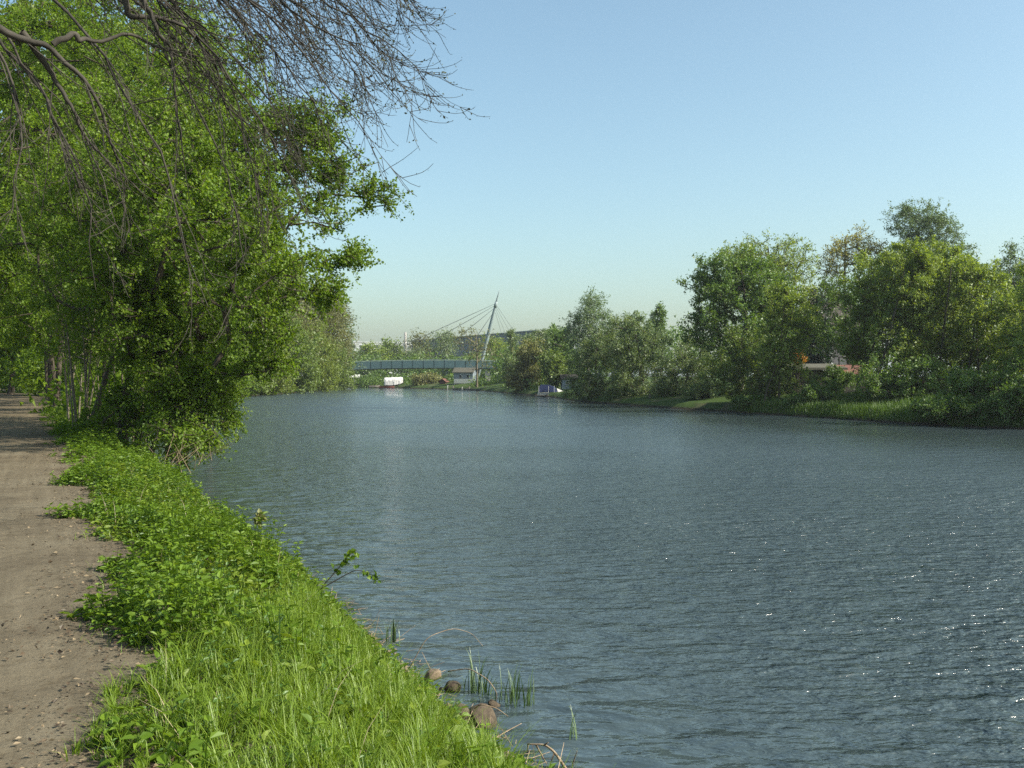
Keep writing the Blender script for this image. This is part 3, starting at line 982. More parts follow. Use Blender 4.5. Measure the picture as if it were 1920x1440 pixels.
# --- right bank
R_T = [
    # name, label, px, d, lobes, leaf, bark, att, leaves, size, trunk_r, extra
    ('willow', 'broad grey green willow bush overhanging the water beside the moored boat', 1120, 104, [(1115, 700, 52, 62), (1135, 660, 45, 50), (1100, 735, 45, 28)], 'leaf_willow', 150, 12000, 0.2, 0.15, {}),
    ('willow', 'grey green willow bush in the middle of the willow row', 1195, 98, [(1190, 690, 60, 70), (1180, 640, 50, 45), (1210, 740, 60, 28)], 'leaf_willow', 170, 14000, 0.2, 0.15, {}),
    ('willow', 'silvery willow bush touching the water before the dark dense tree', 1285, 92, [(1275, 705, 55, 60), (1300, 680, 45, 50), (1280, 745, 55, 25)], 'leaf_willow', 160, 13000, 0.19, 0.15, {}),
    ('willow', 'tall soft willow top rising behind the willow row', 1205, 132, [(1200, 620, 36, 34), (1225, 650, 30, 35), (1180, 650, 34, 50)], 'leaf_birch', 120, 7500, 0.28, 0.2, dict(droop=0.5)),
    ('birch', 'tall airy birch with dark forked trunk left of the willows', 1105, 145, [(1100, 590, 30, 44), (1130, 605, 32, 34), (1080, 610, 22, 26), (1115, 560, 18, 18), (1105, 645, 40, 20)], 'leaf_birch', 190, 9500, 0.24, 0.2, dict(droop=0.35, spread=1.5, twig_r=0.008, tipr=0.016)),
    ('poplar', 'narrow columnar poplar poking above the willow row', 1237, 150, [(1237, 600, 6, 28), (1237, 630, 8, 25)], 'leaf_dark', 60, 2600, 0.26, 0.12, dict(spread=0.5)),
    ('poplar', 'thin wispy poplar just left of the columnar poplar', 1227, 156, [(1227, 612, 4, 24)], 'leaf_birch', 30, 700, 0.26, 0.1, dict(spread=0.5)),
    ('dense_tree', 'dense dark green tree, left edge of the big right hand grove', 1385, 84, [(1350, 570, 62, 60), (1390, 520, 70, 40), (1320, 610, 40, 30), (1400, 640, 90, 70), (1345, 530, 45, 45), (1440, 570, 60, 60)], 'leaf_dark', 300, 22000, 0.19, 0.28, {}),
    ('airy_tree', 'tall dome shaped tree with thin yellow green foliage behind the dark dense tree', 1450, 98, [(1450, 505, 80, 55), (1400, 490, 55, 35), (1480, 560, 50, 50)], 'leaf_maple', 260, 12500, 0.18, 0.25, dict(spread=1.0)),
    ('slender_tree', 'slender yellow green tree with thin dark stem beside the shed', 1487, 72, [(1480, 590, 48, 60), (1465, 650, 42, 55), (1505, 640, 26, 50)], 'leaf_maple', 160, 9500, 0.15, 0.08, dict(spread=0.6)),
    ('bare_tree', 'sparse tree with gnarled bare limbs and yellow tips', 1600, 108, [(1600, 462, 46, 30), (1560, 500, 35, 30), (1640, 480, 25, 30), (1545, 550, 25, 25)], 'leaf_yellow', 150, 4600, 0.22, 0.24, dict(spread=0.9, tipr=0.02, twig_r=0.012)),
    ('birch', 'tallest birch with a double grey green top above the right grove', 1735, 106, [(1715, 420, 45, 44), (1765, 425, 36, 40), (1735, 480, 70, 45), (1775, 520, 45, 50)], 'leaf_birch', 330, 24000, 0.17, 0.18, dict(droop=0.4, spread=1.1, twig_r=0.006, tipr=0.012)),
    ('maple', 'bushy young maple at the left of the right hand grove, over the red roof', 1645, 70, [(1640, 560, 60, 75), (1620, 640, 50, 60), (1670, 520, 50, 45)], 'leaf_maple', 210, 16000, 0.15, 0.1, dict(spread=0.6)),
    ('maple', 'young maple with two thin dark stems in the middle of the right grove', 1705, 67, [(1710, 545, 55, 75), (1700, 640, 55, 65), (1720, 490, 35, 35)], 'leaf_maple', 210, 15000, 0.15, 0.1, dict(spread=0.6)),
    ('maple', 'tall young maple under the double topped birch', 1770, 69, [(1775, 550, 55, 80), (1765, 650, 60, 60), (1790, 500, 35, 40)], 'leaf_maple', 210, 15000, 0.15, 0.11, dict(spread=0.6)),
    ('maple', 'pale yellow green maple right of the double topped birch', 1845, 66, [(1840, 580, 55, 80), (1850, 660, 60, 65), (1830, 520, 30, 35)], 'leaf_maple', 210, 15000, 0.15, 0.11, dict(spread=0.6)),
    ('maple', 'yellow green maple cut by the right edge of the picture', 1925, 62, [(1930, 600, 60, 80), (1925, 690, 60, 50)], 'leaf_maple', 170, 11000, 0.15, 0.11, dict(spread=0.6)),
    ('airy_tree', 'thin leaved tall tree rising at the right edge behind the maples', 1905, 92, [(1905, 510, 50, 50), (1950, 560, 70, 90), (1880, 560, 40, 40)], 'leaf_birch', 270, 12000, 0.17, 0.22, dict(spread=0.9)),
    ('maple', 'maple added nearest on the opposite bank to shade it, mostly out of the picture', 2010, 53, [(2010, 560, 90, 110), (1985, 660, 70, 60)], 'leaf_maple', 180, 12000, 0.15, 0.13, dict(spread=0.6)),  # added mostly out of view so that it shades the bank grass
    ('bush', 'leafy scrub at the water by the right edge of the picture', 1945, 51, [(1950, 740, 70, 55), (1900, 765, 45, 30)], 'leaf_dark', 130, 11000, 0.12, 0.05, dict(spread=0.5)),
    ('bush', 'low dark scrub hanging into the water below the middle maples', 1800, 53.5, [(1800, 772, 55, 24), (1745, 775, 40, 18)], 'leaf_dark', 110, 9000, 0.11, 0.04, dict(spread=0.4)),
    ('bush', 'dark bush at the water below the rightmost maples', 1880, 55, [(1880, 735, 75, 50), (1930, 745, 60, 45), (1820, 740, 50, 40)], 'leaf_dark', 150, 12500, 0.13, 0.05, dict(spread=0.6)),
    ('bush', 'scrubby bush under the middle maples behind the grass bank', 1720, 64, [(1720, 715, 70, 40), (1660, 720, 55, 40), (1775, 725, 45, 35)], 'leaf_dark', 150, 11500, 0.13, 0.05, dict(spread=0.6)),
    ('bush', 'round clipped dark bush in front of the red roofed shed', 1575, 74, [(1573, 712, 24, 20)], 'leaf_dark', 60, 4500, 0.1, 0.04, dict(spread=0.35)),
    ('bush', 'low dark bush on the bank below the shed', 1515, 68, [(1515, 748, 40, 20), (1555, 745, 30, 18)], 'leaf_dark', 80, 6500, 0.11, 0.04, dict(spread=0.4)),
    ('bush', 'green bush left of the slender tree stem', 1455, 74, [(1455, 715, 34, 34), (1425, 735, 22, 18)], 'leaf_lime', 80, 6000, 0.12, 0.04, dict(spread=0.45)),
    ('bush', 'dense green bush overhanging the water between the willows and the small bank tree', 1335, 84, [(1335, 738, 40, 30), (1310, 750, 30, 18)], 'leaf_willow', 90, 7000, 0.14, 0.05, dict(spread=0.5)),
    ('bush', 'low grassy bush at the water below the small bank tree', 1415, 73, [(1415, 762, 34, 14), (1445, 766, 24, 12)], 'leaf_dark', 70, 5000, 0.11, 0.04, dict(spread=0.35)),
    ('sapling', 'small bright sapling in front of the dark shed', 1527, 71, [(1527, 722, 9, 16)], 'leaf_lime', 26, 900, 0.12, 0.02, dict(spread=0.3)),
    ('small_tree', 'small bank tree with leaning stem between willows and lawn', 1385, 76, [(1390, 690, 55, 45), (1360, 720, 40, 30), (1410, 655, 40, 40)], 'leaf_lime', 130, 9000, 0.14, 0.07, dict(spread=0.6)),
    ('spruce', 'tall dark spruce beside the shadowed house', 1532, 97, [(1532, 575, 8, 25), (1533, 620, 17, 30), (1535, 665, 24, 30)], 'needle', 150, 8500, 0.16, 0.16, dict(spread=0.7, droop=0.3)),
    ('shrub', 'orange flowering shrub beside the slender tree stem', 1497, 77, [(1497, 672, 9, 10)], 'leaf_orange', 24, 750, 0.12, 0.03, dict(spread=0.25)),
    ('dark_tree', 'dark leafy tree between the shadowed house and the maples', 1600, 92, [(1595, 600, 40, 50), (1575, 560, 30, 35), (1610, 650, 40, 40), (1556, 615, 30, 45)], 'leaf_dark', 130, 7500, 0.18, 0.16, dict(spread=0.9)),
    # around the bend
    ('willow', 'tan budding willow with pointed top behind the jetty', 990, 152, [(988, 690, 32, 40), (992, 660, 18, 22), (970, 710, 26, 26)], 'leaf_tan', 130, 6500, 0.3, 0.16, dict(droop=0.4)),
    ('small_tree', 'round lime green tree next to the tan willow', 1036, 138, [(1036, 690, 19, 26), (1040, 705, 18, 18)], 'leaf_lime', 90, 3600, 0.26, 0.12, dict(spread=0.7)),
    ('poplar', 'slim dark poplar between the pylon and the tan willow', 958, 182, [(958, 640, 8, 28), (957, 680, 13, 36)], 'leaf_willow', 80, 3000, 0.32, 0.14, dict(spread=0.7)),
    ('bare_tree', 'sparse tree with two dark trunks standing in front of the pylon', 894, 190, [(893, 650, 36, 34), (880, 640, 26, 26), (915, 665, 26, 26)], 'leaf_brown', 90, 1500, 0.3, 0.2, dict(spread=1.6, twig_r=0.014, tipr=0.022)),
    ('tree', 'green tree with pale crown top right of the slim poplar', 1012, 172, [(1010, 650, 36, 26), (1030, 640, 34, 24), (1000, 630, 16, 12)], 'leaf_willow', 130, 5500, 0.34, 0.2, {}),
    ('tree', 'dark green tree behind the small hut on the bend', 1062, 160, [(1060, 660, 36, 36), (1075, 690, 26, 30), (1050, 630, 26, 20)], 'leaf_dark', 130, 6000, 0.3, 0.2, {}),
    ('tree', 'olive tree above the bridge deck, left of the bare tree', 828, 300, [(825, 655, 32, 24), (838, 635, 16, 12)], 'leaf_willow', 110, 2700, 0.5, 0.25, dict(spread=2.0)),
    ('tree', 'sparse tree above the bridge deck with flat thin crown', 790, 296, [(786, 640, 22, 12), (790, 660, 18, 18)], 'leaf_brown', 90, 1000, 0.45, 0.22, dict(spread=1.8, twig_r=0.03, tipr=0.04)),
    ('tree', 'bright green tree above the left end of the bridge', 738, 290, [(735, 665, 24, 18), (728, 650, 12, 12)], 'leaf_lime', 90, 2400, 0.5, 0.22, dict(spread=1.8)),
    ('tree', 'rounded green tree between the wooded corner and the bridge', 695, 285, [(693, 665, 18, 20), (710, 672, 16, 14)], 'leaf_maple', 80, 2000, 0.5, 0.22, dict(spread=1.8)),
    ('tree', 'dull green tree above the middle of the bridge', 768, 292, [(768, 668, 20, 14)], 'leaf_willow', 70, 1700, 0.5, 0.22, dict(spread=1.6)),
    ('tree', 'olive tree behind the bridge between pylon and slim poplar', 925, 292, [(925, 655, 22, 24), (940, 668, 14, 16)], 'leaf_maple', 80, 2200, 0.5, 0.22, dict(spread=1.8)),
    ('weeping_willow', 'low weeping willow dome between the white tarpaulin and the white house', 800, 226, [(800, 707, 26, 15), (790, 712, 18, 13), (815, 712, 16, 12)], 'leaf_tan', 90, 3600, 0.36, 0.16, dict(droop=0.7, spread=1.4)),
]
for k, (nm, lab, px, d, lb, lf, na, nl, sz, tr, ex) in enumerate(R_T):
    b = base_at(px, d)
    if b[2] < 0.3 and d < 240:
        # keep feet on the land of the right bank
        for _ in range(60):
            b[0] += 0.35
            b[1] += 0.15
            b[2] = gz(b[0], b[1])
            if b[2] > 0.35:
                break
    lob = lobe_px(*[l + (d,) for l in lb])
    kw = dict(spread=0.75, twig_r=0.006 + d * 0.00005, tipr=0.010 + d * 0.0001)
    kw.update(ex)
    bk = 'bark_birch' if nm in ('birch',) and d > 140 else ('bark_pale' if nm in ('bare_tree',) else 'bark')
    if nm in ('bush', 'shrub', 'sapling'):
        kw['cat'] = 'bush' if nm == 'bush' else ('shrub' if nm == 'shrub' else 'tree')
    if nm in ('maple', 'slender_tree'):
        rs = np.random.default_rng(900 + k)
        sts = []
        for q in range(4 if nm == 'maple' else 2):
            f = b + [rs.normal() * 1.1, rs.normal() * 0.9, 0]
            f[2] = gz(f[0], f[1])
            tp_ = np.array(lob[0][:3]) + [rs.normal() * lob[0][3] * 0.5, rs.normal() * 0.8, lob[0][5] * (0.4 + 0.4 * rs.random())]
            md = f + (tp_ - f) * 0.5 + [rs.normal() * 0.25, 0, 0]
            sts.append(([f, f * 0.75 + md * 0.25 + [0, 0, 0.3], md, tp_], 0.06 + 0.05 * rs.random()))
        kw['stems'] = sts
    grow_tree(nm, lab, b, lob, lf, bk, att=na, leaves=int(nl * (1.5 if nm not in ('bare_tree',) else 1.0)), size=sz * (0.95 if nm in ('airy_tree', 'birch', 'bare_tree') else 1.05), trunk_r=tr, seed=100 + k, asp=0.35 if 'willow' in lf else 0.62, **kw)


# ------------------------------------------------------------------ overhanging bare tree at the upper left
def bare_overhang():
    rng = np.random.default_rng(5)
    base = np.array([-9.2, 10.2, 1.0])
    root = empty('overhanging_tree', base, 'bare twigged tree whose drooping branches hang in from the upper left', 'tree')
    fork = np.array([-7.4, 10.4, 7.6])
    mb = MB()
    mb.tube([base - [0, 0, 0.2], base + [0.2, 0, 1.5], base + [0.7, 0.1, 3.6], base + [1.3, 0.2, 5.4], fork], [0.42, 0.34, 0.3, 0.26, 0.2], 14)
    mb.build('trunk', M['bark'], root, True)
    limbs = []

    def bez(p0, p1, p2, p3, n):
        t = np.linspace(0, 1, n)[:, None]
        return (1 - t) ** 3 * p0 + 3 * (1 - t) ** 2 * t * p1 + 3 * (1 - t) * t * t * p2 + t ** 3 * p3

    def wig(pl, amp):
        n = len(pl)
        w = np.cumsum(rng.normal(size=(n, 3)), axis=0) * amp
        w -= np.linspace(0, 1, n)[:, None] * w[-1]
        return pl + w
    # main limbs: visible stretch given by photo points at their own distance
    ends = [((880, 165), 10.6, (560, -80)), ((868, 40), 11.4, (600, -190)), ((840, 215), 10.0, (500, -60)), ((770, 275), 9.6, (430, -120)),
            ((700, 190), 11.2, (420, -200)), ((655, 420), 10.2, (380, -100)), ((640, 330), 11.6, (400, -50)), ((540, 520), 10.0, (330, -40)),
            ((470, 590), 9.4, (250, 20)), ((260, 560), 9.8, (120, 90)),
            ((215, 330), 9.2, (60, 60)), ((90, 430), 9.0, (30, 40)), ((800, 110), 12.4, (560, -160)), ((740, 40), 12.0, (520, -220)),
            ((600, 260), 10.8, (420, -160)), ((560, 380), 11.0, (380, -130)), ((830, 160), 11.6, (620, -110)), ((780, 200), 12.0, (540, -90)),
            ((700, 300), 10.6, (500, -60)), ((620, 180), 11.5, (470, -150)), ((500, 300), 10.0, (380, -120)), 
            ((760, 120), 11.0, (600, -200)), ((820, 80), 10.9, (640, -180)), ((660, 100), 12.2, (500, -210)), ((840, 5), 11.0, (650, -190)),
            ((580, 450), 10.9, (430, -40))]
    for (e, d, m) in ends:
        e = (e[0] - 80, e[1] - 15)
        p3 = P(e[0], e[1], d)
        p2 = P(m[0] * 0.55 + e[0] * 0.45, (m[1] + e[1]) / 2 - 60, d * 0.98)
        p1 = P(m[0] * 0.6, m[1] - 120, d * 1.0)
        pl = wig(bez(fork, p1, p2, p3, 22), 0.03)
        limbs.append((pl, np.linspace(0.024, 0.0036, 22), 24 if e[0] > 480 else 8))
    # the thick limb entering at the left edge and the one at the top
    th = [[(-120, -20, 8.6), (0, 45, 8.8), (60, 68, 8.9), (98, 88, 9.0), (150, 140, 9.1), (190, 200, 9.2), (215, 290, 9.3), (240, 350, 9.4)],
          [(98, 88, 9.0), (140, 66, 9.1), (160, 80, 9.15), (180, 85, 9.3), (240, 72, 9.5), (300, 95, 9.7), (380, 130, 10.0), (470, 240, 10.3)],
          [(40, 60, 8.9), (75, 120, 9.0), (110, 160, 9.1), (130, 200, 9.1), (160, 255, 9.2), (210, 320, 9.3), (235, 400, 9.4)],
          [(225, -60, 9.6), (240, 10, 9.6), (252, 30, 9.6), (300, 25, 9.8), (345, 45, 9.9), (400, 110, 10.1), (430, 230, 10.3)],
          [(250, -60, 9.6), (268, 10, 9.6), (285, 60, 9.6), (300, 90, 9.7), (320, 180, 9.8), (345, 300, 9.9)]]
    for pts, r0 in zip(th, (0.045, 0.03, 0.03, 0.042, 0.034)):
        pp = np.array([P(*q) for q in pts])
        if pts[0][0] < 0:
            pp = np.vstack([base + [1.1, 0.1, 5.0], pp])
        elif pts[0][1] < 0:
            pp = np.vstack([fork, pp])
        # resample
        t = np.linspace(0, len(pp) - 1, 26)
        pl = np.stack([np.interp(t, np.arange(len(pp)), pp[:, i]) for i in range(3)], 1)
        pl = wig(pl, 0.012)
        limbs.append((pl, np.linspace(r0, 0.005, 26), 7))
    Vs, Fs, off = [], [], 0
    for pl, r, _n in limbs:
        V, F = tube_arrays(pl, r, 7)
        Vs.append(V); Fs.append(F + off); off += len(V)
    link('limbs', np_mesh('limbs', np.vstack(Vs), np.vstack(Fs), smooth=True, origin=base), M['bark_twig'], root)['kind'] = 'stuff'
    # drooping side shoots, upturned tips, buds
    Vs, Fs, off = [], [], 0
    tips, tdir = [], []

    def shoot(p, d, L, r0, n, sag, lift):
        pts = [p]
        v = norm(d)
        for i in range(n):
            f = i / n
            v = norm(v + np.array([0, 0, -sag * (1 - f) + lift * f]) * 0.35 + rng.normal(size=3) * 0.07)
            pts.append(pts[-1] + v * L / n)
        return np.array(pts), v
    for pl, r, nsh in limbs:
        n = len(pl)
        tan = norm(np.gradient(pl, axis=0))
        for _ in range(nsh):
            f = 0.30 + 0.68 * rng.random()
            i = int(f * (n - 1))
            d = tan[i] + rng.normal(size=3) * 0.38 + np.array([0.12, 0, -0.15])
            L = (0.55 + 0.9 * rng.random()) * (1.25 - 0.6 * f)
            s, v = shoot(pl[i], d, L, r[i] * 0.5, 9, 0.5, 0.75)
            rs = np.linspace(min(r[i] * 0.6, 0.007), 0.0024, len(s))
            V, F = tube_arrays(s, rs, 4)
            Vs.append(V); Fs.append(F + off); off += len(V)
            tips.append(s[-1]); tdir.append(v)
            st_ = norm(np.gradient(s, axis=0))
            for _ in range(5):
                j = rng.integers(2, len(s) - 1)
                d2 = st_[j] + rng.normal(size=3) * 0.55 + np.array([0, 0, 0.1])
                q, v2 = shoot(s[j], d2, 0.16 + 0.3 * rng.random(), 0.003, 5, 0.25, 0.9)
                V, F = tube_arrays(q, np.linspace(0.0036, 0.0022, len(q)), 3)
                Vs.append(V); Fs.append(F + off); off += len(V)
                for pz_ in q[2:]:
                    tips.append(pz_); tdir.append(v2)
    link('twigs', np_mesh('twigs', np.vstack(Vs), np.vstack(Fs), origin=base), M['bark_twig'], root)['kind'] = 'stuff'
    tips = np.array(tips); tdir = np.array(tdir)
    n = len(tips)
    k = 1
    tp = np.repeat(tips, k, axis=0) + rng.normal(size=(n * k, 3)) * 0.008
    axs = norm(np.repeat(tdir, k, axis=0) + rng.normal(size=(n * k, 3)) * 0.8)
    L = 0.014 + 0.03 * rng.random(n * k) ** 2
    V, F = leaf_quads(tp, axs, rand_dirs(rng, n * k), L, L * 0.55)
    link('crown', np_mesh('buds', V, F, rng.random(n * k), origin=base), M['bud'], root)['kind'] = 'stuff'


bare_overhang()


# ------------------------------------------------------------------ plants on the near bank
def edge_t(s):
    """where the plants begin beside the path"""
    return 0.12 - 0.42 * (1 - sst(4.5, 8.0, s)) + 0.20 * np.sin(s * 1.35 + 0.6) + 0.14 * np.sin(s * 3.3) + 0.08 * np.sin(s * 7.1 + 2)


def nettle_field(name, label, n, smin, smax, seed, hmin, hmax, lsize, keep=None, mat='nettle', tmax=2.55, nodes=5):
    rng = np.random.default_rng(seed)
    s = smin + (smax - smin) * rng.random(n) ** 1.0
    t = rng.random(n) * (tmax + 0.7) - 0.6
    ok = t > edge_t(s) + 0.05 * rng.normal(size=n)
    pxy_ = st(s, t)
    ok &= (poly_dist(pxy_, LFT) > 0.10 + 0.1 * rng.random(n)) & ~inside(pxy_, RIVER)
    if keep is not None:
        ok &= keep(s, t, rng)
    s, t = s[ok], t[ok]
    n = len(s)
    xy = st(s, t)
    z = np.maximum(ground_h(xy), 0.02)
    inner = sst(0.0, 0.5, t - edge_t(s))
    patch = 0.78 + 0.5 * wob(xy[:, 0], xy[:, 1], 1.1)
    h = (hmin + (hmax - hmin) * rng.random(n)) * (0.35 + 0.65 * inner) * patch
    lean = rng.normal(size=(n, 2)) * 0.16 + np.outer((t - 1.2) * 0.09, PN)
    dsh = poly_dist(xy, LFT)
    h = h * (0.25 + 0.75 * sst(0.15, 1.1, dsh))
    base = np.column_stack([xy, z - 0.02])
    top = base + np.column_stack([lean * h[:, None], h])
    V1, F1 = prisms(base, top, np.full(n, 0.0035), np.full(n, 0.002), 3)
    rn1 = np.full(len(F1), 0.35)
    Vs, Fs, rs, off = [V1], [F1], [rn1], len(V1)
    phi0 = rng.random(n) * 2 * pi
    for k in range(nodes):
        f = 0.28 + 0.72 * (k + 0.5 * rng.random(n)) / (nodes - 0.5)
        f = np.minimum(f, 1.0)
        c = base + (top - base) * f[:, None]
        for q in range(2):
            ph = phi0 + k * pi / 2 + q * pi + rng.normal(size=n) * 0.25
            tilt = -0.1 + 0.75 * (f - 0.5) + rng.normal(size=n) * 0.28
            axd = np.column_stack([np.cos(ph) * np.cos(tilt), np.sin(ph) * np.cos(tilt), np.sin(tilt)])
            up = np.column_stack([-np.cos(ph) * np.sin(tilt), -np.sin(ph) * np.sin(tilt), np.cos(tilt)])
            sd_ = np.cross(axd, up)
            roll = rng.normal(size=n) * 0.3
            sd2 = sd_ * np.cos(roll)[:, None] + up * np.sin(roll)[:, None]
            up2 = np.cross(sd2, axd)
            L = lsize * (0.6 + 0.6 * rng.random(n)) * (1.15 - 0.5 * f)
            W = L * 0.6
            L_, W_ = L[:, None], W[:, None]
            st0 = c + axd * L_ * 0.12
            # six points: base, left lobe, left shoulder, drooping tip, right shoulder, right lobe
            v = np.stack([st0,
                          st0 + axd * L_ * 0.28 - sd2 * W_ * 0.5 + up2 * W_ * 0.14,
                          st0 + axd * L_ * 0.65 - sd2 * W_ * 0.34 + up2 * W_ * 0.06,
                          st0 + axd * L_ - up2 * L_ * 0.18,
                          st0 + axd * L_ * 0.65 + sd2 * W_ * 0.34 + up2 * W_ * 0.06,
                          st0 + axd * L_ * 0.28 + sd2 * W_ * 0.5 + up2 * W_ * 0.14], 1).reshape(-1, 3)
            b = (np.arange(n) * 6)[:, None] + off
            fa = np.concatenate([b + [0, 1, 2, 3], b + [0, 3, 4, 5]], 0)
            Vs.append(v); Fs.append(fa)
            r = np.clip(0.25 + 0.5 * rng.random(n) + 0.25 * f - 0.12 + 0.12 * patch, 0, 1)
            rs.append(np.concatenate([r, r]))
            off += len(v)
    o = link(name, np_mesh(name, np.vstack(Vs), np.vstack(Fs), np.concatenate(rs)), M[mat])
    return tag(o, label, 'plants', kind='stuff')


def near_grass(s, t, rng):
    """share of leafy plants: thinner where the grass takes over at the front"""
    g = sst(-0.9, 0.9, s - (5.6 + 1.9 * t) + 0.7 * wob(s, t, 1.1))
    g = np.maximum(g, 0.8 * (t > 1.6) * (t < 2.2))
    return rng.random(len(s)) < (0.34 + 0.66 * g)


def patchy(lo, hi, k, ph):
    def f(s_, t_, rng):
        p = st(s_, t_)
        v = wob(p[:, 0] + ph, p[:, 1] - ph, k) + 0.25 * rng.normal(size=len(s_))
        return near_grass(s_, t_, rng) & (v > lo) & (v < hi)
    return f


M['herb_pale'] = leaf_mat('herb_pale', (0.078, 0.13, 0.011), (0.125, 0.192, 0.016), (0.19, 0.255, 0.028), 0.44, 0.02)
M['herb_dark'] = leaf_mat('herb_dark', (0.035, 0.085, 0.012), (0.06, 0.13, 0.016), (0.10, 0.19, 0.024), 0.36, 0.05)
nettle_field('nettle_undergrowth', 'tall dark stinging nettles standing in patches on the bank beside the path', 6200, 4.0, 20.0, 3, 0.30, 0.58, 0.085, patchy(-0.05, 9, 1.0, 0), nodes=5)
nettle_field('ground_cover', 'low pale broad leaved herbs between the nettles', 5400, 4.0, 20.0, 6, 0.12, 0.30, 0.105, patchy(-9, 0.12, 1.0, 0), 'herb_pale', nodes=3)
nettle_field('ground_cover', 'fine leaved creeping herbs running through the bank plants', 4200, 4.0, 18.0, 7, 0.10, 0.42, 0.05, patchy(-0.1, 9, 1.6, 4.0), 'herb_dark', nodes=6)
nettle_field('ground_cover', 'leafy herbs at the foot of the trees on the near bank', 3200, 18.0, 52.0, 4, 0.25, 0.5, 0.12, None, nodes=4)


def blades(xy, z, h, w, rng, mat, name, label, cat, lean=0.35, kind='stuff', segs=3, wind=(0.09, -0.03)):
    n = len(xy)
    ph = rng.random(n) * 2 * pi
    dirx = np.column_stack([np.cos(ph), np.sin(ph)]) * (lean * (0.3 + rng.random(n)))[:, None] + np.array(wind)
    sdv = np.column_stack([-np.sin(ph), np.cos(ph), np.zeros(n)])
    base = np.column_stack([xy, z])
    Vs = []
    for k in range(segs + 1):
        f = k / segs
        c = base + np.column_stack([dirx * (h * f ** 2)[:, None], h * (f - 0.22 * f ** 3)])
        ww = (w * (1 - f ** 1.6) * 0.5 + 0.0004)[:, None]
        Vs += [c - sdv * ww, c + sdv * ww]
    V = np.stack(Vs, 1)
    m = V.shape[1]
    b = (np.arange(n) * m)[:, None]
    F = np.concatenate([b + [2 * k, 2 * k + 1, 2 * k + 3, 2 * k + 2] for k in range(segs)], 0)
    r = np.tile(np.clip(0.2 + 0.7 * rng.random(n), 0, 1), segs)
    o = link(name, np_mesh(name, V.reshape(-1, 3), F, r), M[mat])
    return tag(o, label, cat, kind=kind)


def grass_patch(n, smin, smax, seed, hmin, hmax, wmin, wmax, weight):
    rng = np.random.default_rng(seed)
    s = smin + (smax - smin) * rng.random(n)
    t = rng.random(n) * 3.2 - 0.65
    ok = rng.random(n) < weight(s, t)
    s, t = s[ok], t[ok]
    xy = st(s, t)
    keep = (poly_dist(xy, LFT) > 0.22) & ~inside(xy, RIVER)
    s, t = s[keep], t[keep]
    # tufts: pull blades to tuft centres
    xy = st(s, t)
    cell = np.floor(xy / 0.11)
    hsh = np.modf(np.sin(cell[:, 0] * 12.9898 + cell[:, 1] * 78.233) * 43758.5453)[0]
    hs2 = np.modf(np.sin(cell[:, 0] * 39.346 + cell[:, 1] * 11.135) * 24634.6345)[0]
    cen = (cell + 0.5 + 0.4 * np.column_stack([hsh, hs2])) * 0.11
    xy = xy * 0.45 + cen * 0.55
    z = np.maximum(ground_h(xy), -0.05) - 0.01
    h = (hmin + (hmax - hmin) * rng.random(len(xy))) * (0.5 + 0.75 * np.abs(hsh)) * (0.25 + 0.75 * sst(-0.3, 0.6, t - edge_t(s) + 0.1)) * (0.2 + 0.8 * sst(0.25, 1.2, poly_dist(xy, LFT)))
    w = wmin + (wmax - wmin) * rng.random(len(xy))
    return xy, z, h, w, rng


xy, z, h, w, rg = grass_patch(84000, 3.6, 11.0, 21, 0.16, 0.36, 0.003, 0.0065,
                              lambda s, t: (t > edge_t(s) - 0.12) * (0.05 + 0.95 * (1 - sst(-0.9, 0.9, s - (5.9 + 1.9 * np.minimum(t, 2.0)) + 0.7 * wob(s, t, 1.1)))) * (1 - 0.9 * sst(1.5, 1.9, t) * (s < 7.5)))
blades(xy, z, h, w, rg, 'grass', 'grass', 'long bright green grass on the bank in front', 'grass', lean=0.6)
xy, z, h, w, rg = grass_patch(9000, 3.6, 22, 22, 0.05, 0.14, 0.003, 0.006, lambda s, t: (np.abs(t - edge_t(s) + 0.05) < 0.22) * 0.55)
blades(xy, z, h, w, rg, 'grass', 'grass', 'short sparse grass along the worn path edge', 'grass')
xy, z, h, w, rg = grass_patch(5000, 3.6, 20, 23, 0.18, 0.45, 0.003, 0.006, lambda s, t: (t > edge_t(s) + 0.1) * (0.14 + 0.5 * (t > 1.7)))
blades(xy, z, h, w, rg, 'grass_dry', 'dry_grass', 'dry straw stems among the bank plants', 'grass', lean=0.7)

# grass along the far right bank
rg = np.random.default_rng(31)
n = 32000
yy = 44 + 29 * rg.random(n)
sh = np.interp(yy, RGT[:, 1][::-1], RGT[:, 0][::-1])
xx = sh + 6.5 * rg.random(n) ** 1.4
zz = ground_h(np.column_stack([xx, yy]))
ok = zz > 0.02
xy = np.column_stack([xx, yy])[ok]
blades(xy, zz[ok] - 0.02, (0.25 + 0.45 * rg.random(ok.sum())), 0.02 + 0.02 * rg.random(ok.sum()), rg, 'grass_shaded', 'grass', 'green grass fringing the water of the opposite bank', 'grass', segs=2)

